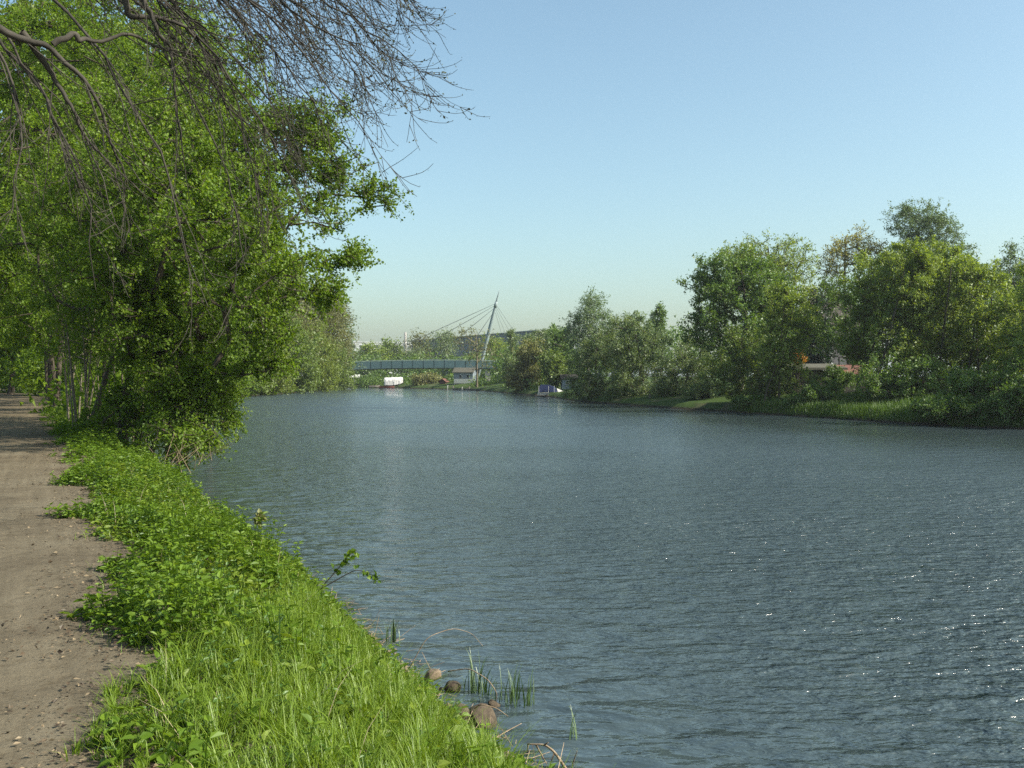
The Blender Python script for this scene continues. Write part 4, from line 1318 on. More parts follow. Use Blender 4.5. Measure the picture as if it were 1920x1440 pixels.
# undergrowth of the wood behind the path and the wood closing the view
def leaf_mass(name, label, lobes, n, size, mat, seed, asp=0.65):
    rng = np.random.default_rng(seed)
    lob = np.asarray(lobes, float)
    vol = np.prod(lob[:, 3:], axis=1) ** 0.67
    pk = rng.choice(len(lob), size=n, p=vol / vol.sum())
    # clumped: sub clumps inside every lobe
    nc = max(40, n // 60)
    cpk = rng.choice(len(lob), size=nc, p=vol / vol.sum())
    cc = lob[cpk, :3] + rand_dirs(rng, nc) * lob[cpk, 3:] * (rng.random(nc) ** 0.4)[:, None]
    ci = rng.integers(0, nc, n)
    pos = cc[ci] + np.clip(rng.normal(size=(n, 3)), -1.4, 1.4) * size * 2.2
    pos[:, 2] = np.maximum(pos[:, 2], ground_h(pos[:, :2]) + 0.02)
    V, F = leaf_tris(pos, rand_dirs(rng, n), norm(rand_dirs(rng, n) + np.array([0, -0.2, 0.6])), size * (0.7 + 0.6 * rng.random(n)), size * asp * (0.7 + 0.6 * rng.random(n)))
    rn = np.clip(0.6 * rng.random(n) + 0.4 * rng.random(nc)[ci], 0, 1)
    o = link(name, np_mesh(name, V, F, rn), M[mat])
    return tag(o, label, 'undergrowth', kind='stuff')


def hedge_px(lst):
    return lobe_px(*lst)


leaf_mass('undergrowth', 'green bushes filling the wood beyond the path', hedge_px([(20, 690, 90, 45, 100, 4), (120, 690, 90, 40, 84, 6), (230, 680, 100, 50, 70, 5), (330, 690, 110, 50, 88, 6), (420, 690, 70, 50, 118, 6), (90, 620, 120, 60, 112, 8), (300, 600, 160, 80, 116, 8), (170, 765, 50, 32, 38, 1.6), (120, 762, 26, 24, 46, 1.6), (235, 765, 40, 36, 33, 1.2), (200, 720, 70, 30, 44, 2.0)]), 60000, 0.3, 'leaf_forest', 51)
leaf_mass('far_woods', 'mass of far trees closing the view behind the left bank', hedge_px([(100, 420, 220, 190, 150, 10), (330, 420, 180, 190, 155, 10), (200, 150, 300, 200, 160, 10), (480, 600, 100, 90, 190, 8), (580, 640, 80, 60, 235, 8)]), 52000, 0.7, 'leaf_forest', 52)
leaf_mass('far_woods', 'mass of far trees behind the right bank gardens', hedge_px([(1130, 680, 90, 40, 175, 8), (1240, 660, 80, 45, 165, 8), (1380, 620, 110, 90, 135, 8), (1520, 620, 90, 80, 130, 8), (1660, 590, 110, 110, 125, 8), (1800, 590, 110, 110, 122, 8), (1950, 600, 110, 100, 118, 8)]), 40000, 0.42, 'leaf_dark', 53)
leaf_mass('far_woods', 'mass of trees on the shore behind the bridge', hedge_px([(700, 690, 60, 20, 276, 8), (800, 690, 70, 20, 276, 8), (900, 690, 60, 22, 274, 8), (960, 690, 40, 30, 215, 8), (1020, 690, 60, 30, 195, 8), (660, 680, 30, 24, 300, 8)]), 22000, 0.6, 'leaf_dark', 54)


leaf_mass('shore_scrub', 'dark scrub along the far shore below the bridge', hedge_px([(690, 716, 30, 9, 242, 4), (760, 716, 30, 9, 238, 4), (800, 718, 40, 8, 232, 3), (850, 716, 14, 9, 222, 3), (920, 722, 40, 9, 196, 3), (980, 728, 36, 10, 168, 3), (1010, 730, 20, 9, 150, 3)]), 9000, 0.4, 'leaf_dark', 55)


# ------------------------------------------------------------------ litter on the path
rg = np.random.default_rng(61)
n = 15000
s = 3.5 + 32 * rg.random(n) ** 1.5
t = np.where(rg.random(n) < 0.55, edge_t(s) - np.abs(rg.normal(size=n)) * 0.32 + 0.1, -3.8 * rg.random(n))
xy = st(s, t)
kp = (t > edge_t(s) - 0.6) | (wob(xy[:, 0], xy[:, 1], 1.3) + 0.25 * rg.normal(size=n) > 0.12)
xy, t = xy[kp], t[kp]
n = len(xy)
z = 1.0 + 0.030 + 0.010 * wob(xy[:, 0], xy[:, 1], 1.4) + 0.006 * rg.random(n)
L = 0.012 + 0.03 * rg.random(n) ** 3
V, F = leaf_quads(np.column_stack([xy, z]), norm(rg.normal(size=(n, 3)) * [1, 1, 0.25]), norm(rg.normal(size=(n, 3)) * 0.4 + [0, 0, 1]), L, L * (0.25 + 0.6 * rg.random(n)))
tag(link('leaf_litter', np_mesh('leaf_litter', V, F, rg.random(n) ** 1.5), M['litter']), 'brown leaf and wood litter scattered on the path', 'litter', kind='stuff')


# ------------------------------------------------------------------ stones, reeds and dead wood at the near water edge
def stone(label, c, s, seed, mat='stone'):
    rng = np.random.default_rng(seed)
    import bmesh
    bm = bmesh.new()
    for p in norm(rng.normal(size=(26, 3))) * (0.86 + 0.2 * rng.random((26, 1))):
        bm.verts.new(Vector((p[0] * s[0], p[1] * s[1], p[2] * s[2])))
    bmesh.ops.convex_hull(bm, input=bm.verts)
    bmesh.ops.delete(bm, geom=[v for v in bm.verts if not v.link_faces], context='VERTS')
    bmesh.ops.subdivide_edges(bm, edges=bm.edges, cuts=2, use_grid_fill=True)
    for _ in range(2):
        bmesh.ops.smooth_vert(bm, verts=bm.verts, factor=0.35, use_axis_x=True, use_axis_y=True, use_axis_z=True)
    for v in bm.verts:
        v.co += Vector(rng.normal(size=3) * 0.02 * min(s))
    me = bpy.data.meshes.new('stone')
    bm.to_mesh(me)
    bm.free()
    me.polygons.foreach_set('use_smooth', np.ones(len(me.polygons), bool))
    o = link('stone', me, M[mat])
    o.location = c
    o.rotation_euler = (rng.normal() * 0.15, rng.normal() * 0.15, rng.random() * 6)
    return tag(o, label, 'stone', 'stones at the water edge')


def wpt(px, py, z=0.0):
    d = (2.6 - z) * F_PX / (py - 706)
    p = P(px, py, d)
    return np.array([p[0], p[1], z])


stone('brown boulder at the water edge, largest of the bank stones', wpt(905, 1350, 0.03), (0.17, 0.13, 0.12), 1)
stone('pale flat stone half hidden in the grass above the reeds', wpt(812, 1268, 0.12), (0.12, 0.09, 0.06), 2, 'stone_pale')
stone('dark wet stone beside the largest boulder', wpt(862, 1338, 0.10), (0.09, 0.08, 0.08), 3)
stone('pale stone at the water edge below the largest boulder', wpt(888, 1392, 0.05), (0.07, 0.06, 0.05), 4, 'stone_pale')
stone('small pale stone at the bottom among the leaves', wpt(930, 1418, 0.02), (0.05, 0.045, 0.04), 5, 'stone_pale')


# stony, straw strewn mud margin of the near bank
rg = np.random.default_rng(77)
n = 900
ly = 4.5 + 9.5 * rg.random(n) ** 1.3
lx = np.interp(ly, LFT[:, 1], LFT[:, 0]) - 0.28 + 0.36 * rg.random(n)
lz = np.maximum(ground_h(np.column_stack([lx, ly])), -0.02) + 0.01
pc = np.column_stack([lx, ly, lz])
oct_ = np.array([(1, 0, 0), (0, 1, 0), (-1, 0, 0), (0, -1, 0), (0, 0, 1), (0, 0, -1)], float)
sz_ = (0.010 + 0.028 * rg.random(n) ** 2.5)[:, None, None] * (0.6 + 0.8 * rg.random((n, 6, 1))) * np.array([1, 1, 0.7])
V = (pc[:, None, :] + oct_[None] * sz_).reshape(-1, 3)
F = np.concatenate([(np.arange(n) * 6)[:, None] + f for f in ([0, 1, 4], [1, 2, 4], [2, 3, 4], [3, 0, 4], [1, 0, 5], [2, 1, 5], [3, 2, 5], [0, 3, 5])], 0)
tag(link('pebbles', np_mesh('pebbles', V, F), M['stone_pale']), 'pebbles and clods along the margin of the near bank', 'pebbles', kind='stuff')
n = 420
ly = 4.8 + 10 * rg.random(n) ** 1.3
lx = np.interp(ly, LFT[:, 1], LFT[:, 0]) - 0.35 + 0.5 * rg.random(n)
p0 = np.column_stack([lx, ly, np.maximum(ground_h(np.column_stack([lx, ly])), 0) + 0.015])
dr_ = rg.normal(size=(n, 3)) * [1, 1, 0.45] + [0.3, 0, 0.15]
p1 = p0 + norm(dr_) * (0.06 + 0.22 * rg.random(n) ** 2)[:, None]
p1[:, 2] = np.maximum(p1[:, 2], 0.01)
V, F = prisms(p0, p1, np.full(n, 0.0032), np.full(n, 0.0018), 3)
tag(link('straw_litter', np_mesh('straw_litter', V, F), M['deadwood']), 'straw and broken stems washed up along the near bank', 'straw', kind='stuff')


stone('brown angular stone lying in the shallows just beyond the pale flat stone', wpt(848, 1290, 0.03), (0.09, 0.07, 0.06), 8)
stone('small dark stone in the water between the reeds and the boulder', wpt(925, 1325, 0.0), (0.07, 0.06, 0.05), 9)
stone('tan stone at the very bottom of the bank beside the dead branch', wpt(960, 1432, 0.02), (0.09, 0.07, 0.06), 10, 'stone_pale')


def reed(label, c, n, h, sp, seed, mat='reed', name='reed_tuft'):
    rng = np.random.default_rng(seed)
    xy = c[:2] + rng.normal(size=(n, 2)) * sp
    return tag(blades(xy, np.full(n, c[2] - 0.05), h * (0.5 + 0.6 * rng.random(n)), 0.008 + 0.007 * rng.random(n), rng, mat, name, label, 'reeds', lean=0.28, segs=5, wind=(0.06, 0)), label, 'reeds', 'reed tufts in the shallow water', 'thing')


reed('dark reed tuft standing in the water behind the boulder', wpt(900, 1300), 34, 0.46, 0.07, 71)
reed('sparse reed tuft in the water right of the boulder', wpt(955, 1318), 24, 0.40, 0.08, 72)
reed('lone bent reeds standing apart in open water', wpt(1078, 1385), 7, 0.36, 0.025, 73)
reed('few leaning reed blades at the outer side of the reeds', wpt(990, 1325), 9, 0.42, 0.03, 74)
reed('dark grassy tuft on the bank edge above the reeds', wpt(735, 1195, 0.15), 16, 0.34, 0.05, 75)


def twig_obj(name, label, pts, r, mat='deadwood', sub=None, cat='twig'):
    mb = MB()
    pts = np.array(pts, float)
    t = np.linspace(0, len(pts) - 1, len(pts) * 5)
    # smooth through the points
    pl = np.stack([np.interp(t, np.arange(len(pts)), pts[:, i]) for i in range(3)], 1)
    for _ in range(3):
        pl[1:-1] = (pl[:-2] + 2 * pl[1:-1] + pl[2:]) / 4
    mb.tube(pl, np.linspace(r, r * 0.4, len(pl)), 6)
    for q in sub or []:
        mb.tube(np.array(q, float), np.linspace(r * 0.6, r * 0.25, len(q)), 5)
    return tag(mb.build(name, M[mat], None, True, loc=pts[0]), label, cat)


A0 = wpt(1050, 1440, 0.02)
twig_obj('dead_branch', 'forked dead branch lying in the shallows at the bottom', [wpt(1065, 1450, 0.0), wpt(1040, 1412, 0.10), wpt(1022, 1398, 0.13), wpt(990, 1397, 0.12)], 0.011,
         sub=[[wpt(1022, 1398, 0.13), wpt(1028, 1394, 0.17)], [wpt(1040, 1412, 0.10), wpt(1030, 1440, 0.0)], [wpt(1005, 1398, 0.12), wpt(1028, 1440, -0.02)], [wpt(990, 1397, 0.12), wpt(989, 1412, 0.0)]], cat='branch')
twig_obj('dry_straw', 'broken straw coloured stem standing at the bottom edge', [wpt(1072, 1440, -0.02), wpt(1082, 1410, 0.14)], 0.006)
twig_obj('arched_stem', 'thin pale bramble stem arching out over the water', [wpt(770, 1250, 0.2), wpt(800, 1195, 0.45), wpt(850, 1178, 0.5), wpt(885, 1188, 0.45), wpt(905, 1212, 0.36)], 0.004)
twig_obj('arched_stem', 'pale dry reed stem arching over the largest boulder', [wpt(840, 1260, 0.22), wpt(880, 1254, 0.28), wpt(915, 1275, 0.24), wpt(932, 1300, 0.12), wpt(930, 1325, -0.02)], 0.005)
twig_obj('dry_straw', 'dry stem lying across the top of the largest boulder', [wpt(890, 1330, 0.15), wpt(900, 1322, 0.22), wpt(930, 1328, 0.2), wpt(953, 1345, 0.08)], 0.005)
twig_obj('dry_straw', 'straw stem dipping into the water below the boulder', [wpt(925, 1388, 0.02), wpt(955, 1370, 0.03), wpt(978, 1358, 0.05)], 0.005)


def bramble(label, pts, seed, n=26, size=0.07, mat='nettle'):
    rng = np.random.default_rng(seed)
    pts = np.array(pts, float)
    root = empty('bramble_shoot', pts[0], label, 'bramble', 'shoots reaching out over the water')
    t = np.linspace(0, len(pts) - 1, 24)
    pl = np.stack([np.interp(t, np.arange(len(pts)), pts[:, i]) for i in range(3)], 1)
    for _ in range(3):
        pl[1:-1] = (pl[:-2] + 2 * pl[1:-1] + pl[2:]) / 4
    mb = MB()
    mb.tube(pl, np.linspace(0.006, 0.002, len(pl)), 5)
    mb.build('stem', M['bark_twig'], root, True)
    i = rng.integers(6, 24, n)
    pos = pl[i] + rng.normal(size=(n, 3)) * 0.015
    L = size * (0.6 + 0.7 * rng.random(n))
    V, F = leaf_quads(pos, norm(rand_dirs(rng, n) + [0.3, 0, 0.1]), norm(rand_dirs(rng, n) + [0, -0.3, 0.8]), L, L * 0.75)
    link('leaves', np_mesh('leaves', V, F, rng.random(n), origin=pts[0]), M[mat], root)['kind'] = 'stuff'


d0 = 9.6
bramble('dark bramble shoot with leafy tip rising above the bank plants', [P(600, 1105, d0), P(635, 1065, d0), P(655, 1040, d0), P(668, 1034, d0 + 0.1)], 81)
bramble('bramble shoot drooping outward over the water', [P(600, 1105, d0), P(665, 1068, d0), P(692, 1074, d0), P(708, 1086, d0)], 82, 18)
bramble('small yellowish leaved shoot at the water edge of the nettles', [P(480, 990, 13.6), P(482, 978, 13.6), P(485, 970, 13.6), P(490, 965, 13.6)], 83, 30, 0.1, 'leaf_tan')

# dead stalk heap under the shrub at the water
rg = np.random.default_rng(91)
c0 = P(330, 860, 22.5)
n = 24
p0 = np.column_stack([c0[0] + rg.normal(size=n) * 0.45, c0[1] + rg.normal(size=n) * 0.5, 0.45 + 0.35 * rg.random(n)])
p1 = p0 + np.column_stack([0.25 + 0.45 * rg.normal(size=n), 0.2 * rg.normal(size=n), 0.25 + 0.4 * rg.random(n)])
V, F = prisms(p0, p1, np.full(n, 0.006), np.full(n, 0.003), 4)
tag(link('dead_stalks', np_mesh('dead_stalks', V, F), M['deadwood']), 'tangle of dry pale stalks at the water under the drooping shrub', 'dead stalks', kind='stuff')


# ------------------------------------------------------------------ bridge
def bridge():
    Y = 252.0
    xl, xr = -82.0, -2.8
    root = empty('footbridge', (-30, Y, 0), 'pale blue cable stayed footbridge with one leaning pylon', 'bridge')

    def zt(x):
        return P(960, 686, Y)[2] + 0.55 - 0.00085 * (x + 18) ** 2
    xs = np.linspace(xl, xr, 34)

    def ribbon(y0, y1, z0, z1, name, mat, par=root):
        V, F = [], []
        for x in xs:
            zc = zt(x)
            V += [(x, y0, zc + z0), (x, y1, zc + z0), (x, y1, zc + z1), (x, y0, zc + z1)]
        for i in range(len(xs) - 1):
            a, b_ = i * 4, i * 4 + 4
            for j in range(4):
                k = (j + 1) % 4
                F.append((a + j, a + k, b_ + k, b_ + j))
        F += [(0, 1, 2, 3), tuple(len(V) - 4 + q for q in (3, 2, 1, 0))]
        return MB().add(V, F).build(name, mat, par)
    ribbon(Y - 1.9, Y + 1.9, -1.25, -0.55, 'deck', M['dark_steel'])
    ribbon(Y - 2.05, Y - 1.905, -1.05, 0.72, 'parapet', M['teal'])
    ribbon(Y + 1.905, Y + 2.05, -1.05, 0.72, 'parapet', M['teal'])
    ribbon(Y - 2.1, Y - 1.95, 0.86, 0.95, 'handrail', M['steel'])
    ribbon(Y + 1.95, Y + 2.1, 0.86, 0.95, 'handrail', M['steel'])
    for x in np.arange(xl + 0.5, xr, 2.6):
        MB().box((x, Y - 2.09, zt(x) - 0.1), (0.10, 0.075, 2.0)).build('railing_post', M['teal'], root)
    for x in (-74, -12.2, -6.0):
        MB().box((x, Y, (zt(x) - 1.25) / 2), (1.2, 2.6, zt(x) - 1.27)).build('pier', M['concrete'], root)
    # pylon
    pb = P(893, 722, Y + 4)
    pb[2] = 1.0
    ptop = P(937, 541, Y + 1)
    t = np.linspace(0, 1, 16)
    pts = pb + (ptop - pb) * t[:, None]
    rad = np.interp(t, [0, 0.25, 0.55, 0.82, 1.0], [0.30, 0.46, 0.46, 0.32, 0.03])
    py_ = MB().tube(pts, rad, 16).build('pylon', M['steel'], root, True)
    MB().box((pb[0], pb[1], 0.7), (2.2, 2.2, 1.4)).build('pylon_foot', M['concrete'], root)
    off = np.array(root.location)

    def at(f):
        return pb + (ptop - pb) * f
    for f, xa in [(0.845, -37.0), (0.825, -29.5), (0.80, -21.0), (0.76, -13.2)]:
        for dy in (-1.9, 1.9):
            MB().tube([at(f), np.array([xa, Y + dy, zt(xa) + 0.3])], 0.035, 6).build('stay_cable', M['dark_steel'], root)
    for f, (gx_, gy_) in [(0.835, (9.5, Y + 10)), (0.82, (6.5, Y + 14)), (0.80, (3.5, Y + 17)), (0.78, (1.0, Y + 20))]:
        MB().tube([at(f), np.array([gx_, gy_, 1.0])], 0.03, 6).build('stay_cable', M['dark_steel'], root)
    MB().tube([at(0.80), at(0.86)], [0.37, 0.34], 16).build('cable_head', M['steel'], root, True)


bridge()


# ------------------------------------------------------------------ buildings
def slab_block(name, label, p, q, depth, h, wall_m, rows, cols, sill=2.0, bands=True):
    """long flat roofed block: front from p to q (x, y), windows on the front"""
    p, q = np.array(p, float), np.array(q, float)
    L = np.linalg.norm(q - p)
    a = math.atan2(*(q - p)[::-1])
    c = (p + q) / 2
    u = (q - p) / L
    nrm = np.array([u[1], -u[0]])
    if nrm @ (EYE[:2] - c) < 0:
        nrm = -nrm
    cc = c - nrm * depth / 2
    z0 = gz(*cc)
    root = empty(name, (cc[0], cc[1], z0), label, 'building')
    MB().box((cc[0], cc[1], z0 + h / 2), (L, depth, h), a).build('wall', M[wall_m], root)
    MB().box((cc[0], cc[1], z0 + h + 0.2), (L + 0.6, depth + 0.6, 0.4), a).build('roof', M['render_white'] if wall_m == 'render_white' else M['concrete_grey'], root)
    wm = None
    for r in range(rows):
        for k in range(cols):
            f = (k + 0.5) / cols - 0.5
            zc = z0 + sill + (r + 0.5) * (h - sill - 0.6) / rows
            pc = c + u * L * f + nrm * 0.03
            o = MB().box((pc[0], pc[1], zc), (L / cols * 0.5, 0.1, 1.3), a).build('window', M['glass'], root)
            s2 = MB().box((pc[0] + nrm[0] * 0.08, pc[1] + nrm[1] * 0.08, zc - 0.72), (L / cols * 0.56, 0.2, 0.12), a)
            sobj = s2.build('sill', M['render_white'], None)
            sobj.parent = o
            sobj.location = -np.array(root.location)
            # mesh verts are world here: shift so that the parent chain (root location) cancels
    return root


slab_block('apartment_block', 'long dark grey flat roofed block rising behind the bridge', P(1005, 640, 338)[:2], P(772, 645, 436)[:2], 14, 15.2, 'concrete_dark', 5, 16)
slab_block('apartment_block', 'pale flat roofed block with wide windows above the left end of the bridge', P(655, 645, 452)[:2], P(775, 645, 470)[:2], 13, 15.4, 'render_white', 5, 8)
cm = MB()
cp = P(760, 645, 448)
cm.tube([(cp[0], cp[1], 0.8), (cp[0], cp[1], 10), (cp[0], cp[1], P(760, 623, 448)[2])], [0.9, 0.7, 0.55], 12)
tag(cm.build('chimney', M['concrete'], None, True, loc=(cp[0], cp[1], 0.8)), 'slim grey chimney standing up between the two flat roofed blocks', 'chimney')


def gable_house(name, label, c, size, wall_m, roof_m, rz=0.0, wh=2.2, rh=0.9, windows=(), door=None, wood=None, cat='house'):
    x, y = c[0], c[1]
    z0 = max(gz(x, y), 0.15) if len(c) < 3 else c[2]
    root = empty(name, (x, y, z0), label, cat)
    L, W = size
    root.rotation_euler = (0, 0, rz)

    def part(mb, nm, m, par=root):
        return mb.build(nm, m, None) if False else _local(mb, nm, m, par)
    def _local(mb, nm, m, par):
        me = bpy.data.meshes.new(nm)
        me.from_pydata(mb.v, [], mb.f)
        me.update()
        o = link(nm, me, m, par)
        return o
    # walls with gables (ridge along local x)
    V = [(-L / 2, -W / 2, -0.4), (L / 2, -W / 2, -0.4), (L / 2, W / 2, -0.4), (-L / 2, W / 2, -0.4),
         (-L / 2, -W / 2, wh), (L / 2, -W / 2, wh), (L / 2, W / 2, wh), (-L / 2, W / 2, wh), (-L / 2, 0, wh + rh), (L / 2, 0, wh + rh)]
    F = [(0, 1, 5, 4), (2, 3, 7, 6), (1, 2, 6, 9, 5), (3, 0, 4, 8, 7)]
    part(MB().add(V, F), 'wall', M[wall_m])
    o_ = 0.25
    sl = rh / (W / 2)
    for s_ in (-1, 1):
        yo = s_ * (W / 2 + o_)
        zo = wh - o_ * sl
        R = [(-L / 2 - o_, yo, zo + 0.02), (L / 2 + o_, yo, zo + 0.02), (L / 2 + o_, 0, wh + rh + 0.02), (-L / 2 - o_, 0, wh + rh + 0.02),
             (-L / 2 - o_, yo, zo + 0.12), (L / 2 + o_, yo, zo + 0.12), (L / 2 + o_, 0, wh + rh + 0.12), (-L / 2 - o_, 0, wh + rh + 0.12)]
        part(MB().add(R, [(0, 1, 2, 3), (4, 5, 6, 7), (0, 1, 5, 4), (1, 2, 6, 5), (2, 3, 7, 6), (3, 0, 4, 7)]), 'roof', M[roof_m])
    for (wx, wz, ww, whh) in windows:
        f = part(MB().box((wx, -W / 2 - 0.02, wz), (ww + 0.14, 0.08, whh + 0.14)), 'window', M['wood_dark' if wall_m == 'wall_dark' else 'white'])
        part(MB().box((wx, -W / 2 - 0.065, wz), (ww, 0.03, whh)), 'pane', M['glass'], f)
    if door:
        dx, dw, dh = door
        part(MB().box((dx, -W / 2 - 0.03, dh / 2), (dw, 0.08, dh)), 'door', M['wood_dark'])
    return root, part


# white boathouse on the far shore
hc = P(872, 720, 212)
root, part = gable_house('boathouse', 'small white boathouse with grey roof under the bridge', (hc[0], hc[1], 0.9), (4.1, 3.4), 'blue_grey', 'roof_grey', -0.18, 2.6, 0.85,
                         windows=[(-0.6, 1.75, 0.45, 0.6), (1.0, 1.75, 0.45, 0.6)])
part(MB().box((0.25, -2.6, 0.75), (3.9, 0.12, 0.95)), 'balcony_panel', M['white'])
part(MB().box((0.25, -2.15, 0.22), (3.9, 0.8, 0.12)), 'balcony_floor', M['wood_grey'])
for k in (-1.6, 2.1):
    part(MB().box((k, -2.52, -0.35), (0.12, 0.12, 1.0)), 'post', M['white'])

# low hut with white roof at the wooded corner, dark flat huts, red shed
hc = P(655, 716, 246)
root, part = gable_house('boat_shed', 'low dark shed with pale roof half hidden by the wooded corner', (hc[0] - 0.5, hc[1] + 2, 0.5), (5.0, 4.0), 'wood_dark', 'white', 0.1, 1.9, 0.6, windows=[(1.2, 1.2, 0.6, 0.5)], cat='shed')
hc = P(832, 721, 218)
root, part = gable_house('garden_shed', 'small red brown shed beside the weeping willow', (hc[0], hc[1], 0.7), (1.3, 1.4), 'red_wood', 'roof_red', 1.2, 0.85, 0.5, door=(0.0, 0.6, 1.1), cat='shed')
hc = P(1066, 722, 137)
root, part = gable_house('garden_hut', 'small blue grey hut with dark roof right of the moored boat', (hc[0], hc[1], 1.0), (1.9, 2.0), 'blue_grey', 'wood_dark', 0.05, 1.35, 0.45, windows=[(-0.3, 0.8, 0.4, 0.5)], door=(0.5, 0.5, 1.2), cat='hut')

# sheds of the right bank gardens
hc = P(1525, 700, 80)
root = empty('flat_roof_shed', (hc[0], hc[1], gz(hc[0], hc[1])), 'flat roofed garden shed with mossy felt roof behind the slender tree', 'shed')
z0 = root.location[2]
zt_ = P(1525, 691, 80)[2]
MB().box((hc[0], hc[1], (z0 + zt_ - 0.16) / 2), (3.9, 3.0, zt_ - z0 - 0.18)).build('wall', M['wood_dark'], root)
mb = MB()
x0, x1 = hc[0] - 2.15, hc[0] + 2.1
mb.add([(x0, hc[1] - 1.8, zt_ - 0.05), (x1, hc[1] - 1.8, zt_ - 0.05), (x1, hc[1] + 1.8, zt_ + 0.30), (x0, hc[1] + 1.8, zt_ + 0.30),
        (x0, hc[1] - 1.8, zt_ + 0.06), (x1, hc[1] - 1.8, zt_ + 0.06), (x1, hc[1] + 1.8, zt_ + 0.41), (x0, hc[1] + 1.8, zt_ + 0.41)],
       [(0, 3, 2, 1), (4, 5, 6, 7), (0, 1, 5, 4), (1, 2, 6, 5), (2, 3, 7, 6), (3, 0, 4, 7)])
mb.build('roof', M['roof_grey'], root)
MB().box((hc[0] + 0.0, hc[1] - 1.83, zt_ - 0.05), (4.2, 0.04, 0.12)).build('fascia', M['roof_grey'], root)
for dx in (-1.7, -0.6):
    MB().box((hc[0] + dx, hc[1] - 1.66, (z0 + zt_) / 2 - 0.1), (0.1, 0.1, zt_ - z0 - 0.2)).build('post', M['wood_dark'], root)
hc2 = P(1588, 702, 79)
zr = P(1588, 700, 79)[2]
root, part = gable_house('red_roof_shed', 'small shed with red tiled roof and white verge beside the flat roofed shed', (hc2[0] + 0.3, hc2[1] + 0.6, gz(hc2[0], hc2[1])), (2.1, 2.2), 'wood_dark', 'roof_red', 0.0, zr - gz(hc2[0], hc2[1]), 0.55, cat='shed')
part(MB().add([(-1.33, -1.36, zr - gz(hc2[0], hc2[1]) - 0.1), (-1.28, -1.36, zr - gz(hc2[0], hc2[1]) - 0.1), (-1.28, 0, zr - gz(hc2[0], hc2[1]) + 0.72), (-1.33, 0, zr - gz(hc2[0], hc2[1]) + 0.72),
               (-1.33, -1.36, zr - gz(hc2[0], hc2[1]) + 0.08), (-1.28, -1.36, zr - gz(hc2[0], hc2[1]) + 0.08), (-1.28, 0, zr - gz(hc2[0], hc2[1]) + 0.84), (-1.33, 0, zr - gz(hc2[0], hc2[1]) + 0.84)],
              [(0, 1, 2, 3), (4, 5, 6, 7), (0, 1, 5, 4), (1, 2, 6, 5), (2, 3, 7, 6), (3, 0, 4, 7)]), 'verge', M['white'])
# shadowed house
hc = P(1555, 690, 104)
hz = gz(hc[0], hc[1])
root, part = gable_house('house', 'dark house in the shade of the trees behind the sheds', (hc[0], hc[1], hz), (5.4, 6.0), 'wall_dark', 'wood_dark', 0.5, P(1555, 615, 104)[2] - hz, 2.6,
                         windows=[(-1.3, 2.4, 0.9, 1.1), (1.2, 2.4, 0.9, 1.1)], door=(0.0, 0.9, 2.0))


# ------------------------------------------------------------------ boats and shore things
def tarp_boat():
    c = P(738, 724, 228)
    c[2] = max(gz(c[0], c[1]), 0.3)
    root = empty('covered_boat', c, 'boat laid up under a bright white tarpaulin below the bridge', 'boat')
    L = 4.1
    secs = []
    xs = np.linspace(-L / 2, L / 2, 15)
    V, F = [], []
    n = 15
    rng = np.random.default_rng(9)
    for i, x in enumerate(xs):
        f = (x + L / 2) / L
        wid = 1.0 * (1 - 0.35 * max(0, f - 0.6) / 0.4)
        bot = 0.35 + 0.55 * max(0, f - 0.55) / 0.45 * 0.9
        top = 2.05 + 0.12 * f
        if i in (0, len(xs) - 1):
            wid *= 0.9; top -= 0.08
        for j in range(n):
            a = pi * j / (n - 1)
            y = -cos(a) * wid * (1.0 if 0.12 < a / pi < 0.88 else 0.97)
            zz = bot + (top - bot) * min(1.0, sin(a) ** 0.55 * 1.0)
            k = 0.03 * rng.normal()
            V.append((c[0] + x, c[1] + y + k, c[2] + zz + k))
    for i in range(len(xs) - 1):
        for j in range(n - 1):
            F.append((i * n + j, i * n + j + 1, (i + 1) * n + j + 1, (i + 1) * n + j))
    F.append(tuple(range(n)))
    F.append(tuple(reversed(range((len(xs) - 1) * n, len(xs) * n))))
    MB().add(V, F).build('tarpaulin', M['white_sheet'], root)
    # hull below and cradle
    H, Fh = [], []
    for i, x in enumerate(xs):
        f = (x + L / 2) / L
        wid = 0.93 * (1 - 0.45 * max(0, f - 0.5) / 0.5)
        bot = 0.12 + 0.55 * max(0, f - 0.6) / 0.4
        top = 0.48 + 0.45 * max(0, f - 0.55) / 0.45
        for (y, zz) in [(-wid, top), (-wid * 0.6, bot + 0.1), (0, bot), (wid * 0.6, bot + 0.1), (wid, top)]:
            H.append((c[0] + x * 0.97, c[1] + y, c[2] + zz))
    for i in range(len(xs) - 1):
        for j in range(4):
            Fh.append((i * 5 + j, i * 5 + j + 1, (i + 1) * 5 + j + 1, (i + 1) * 5 + j))
    MB().add(H, Fh).build('hull', M['wood_dark'], root, True)
    for dx in (-1.2, 0.9):
        MB().box((c[0] + dx, c[1], c[2] + 0.08), (0.2, 1.9, 0.26)).build('cradle', M['wood_dark'], root)


tarp_boat()


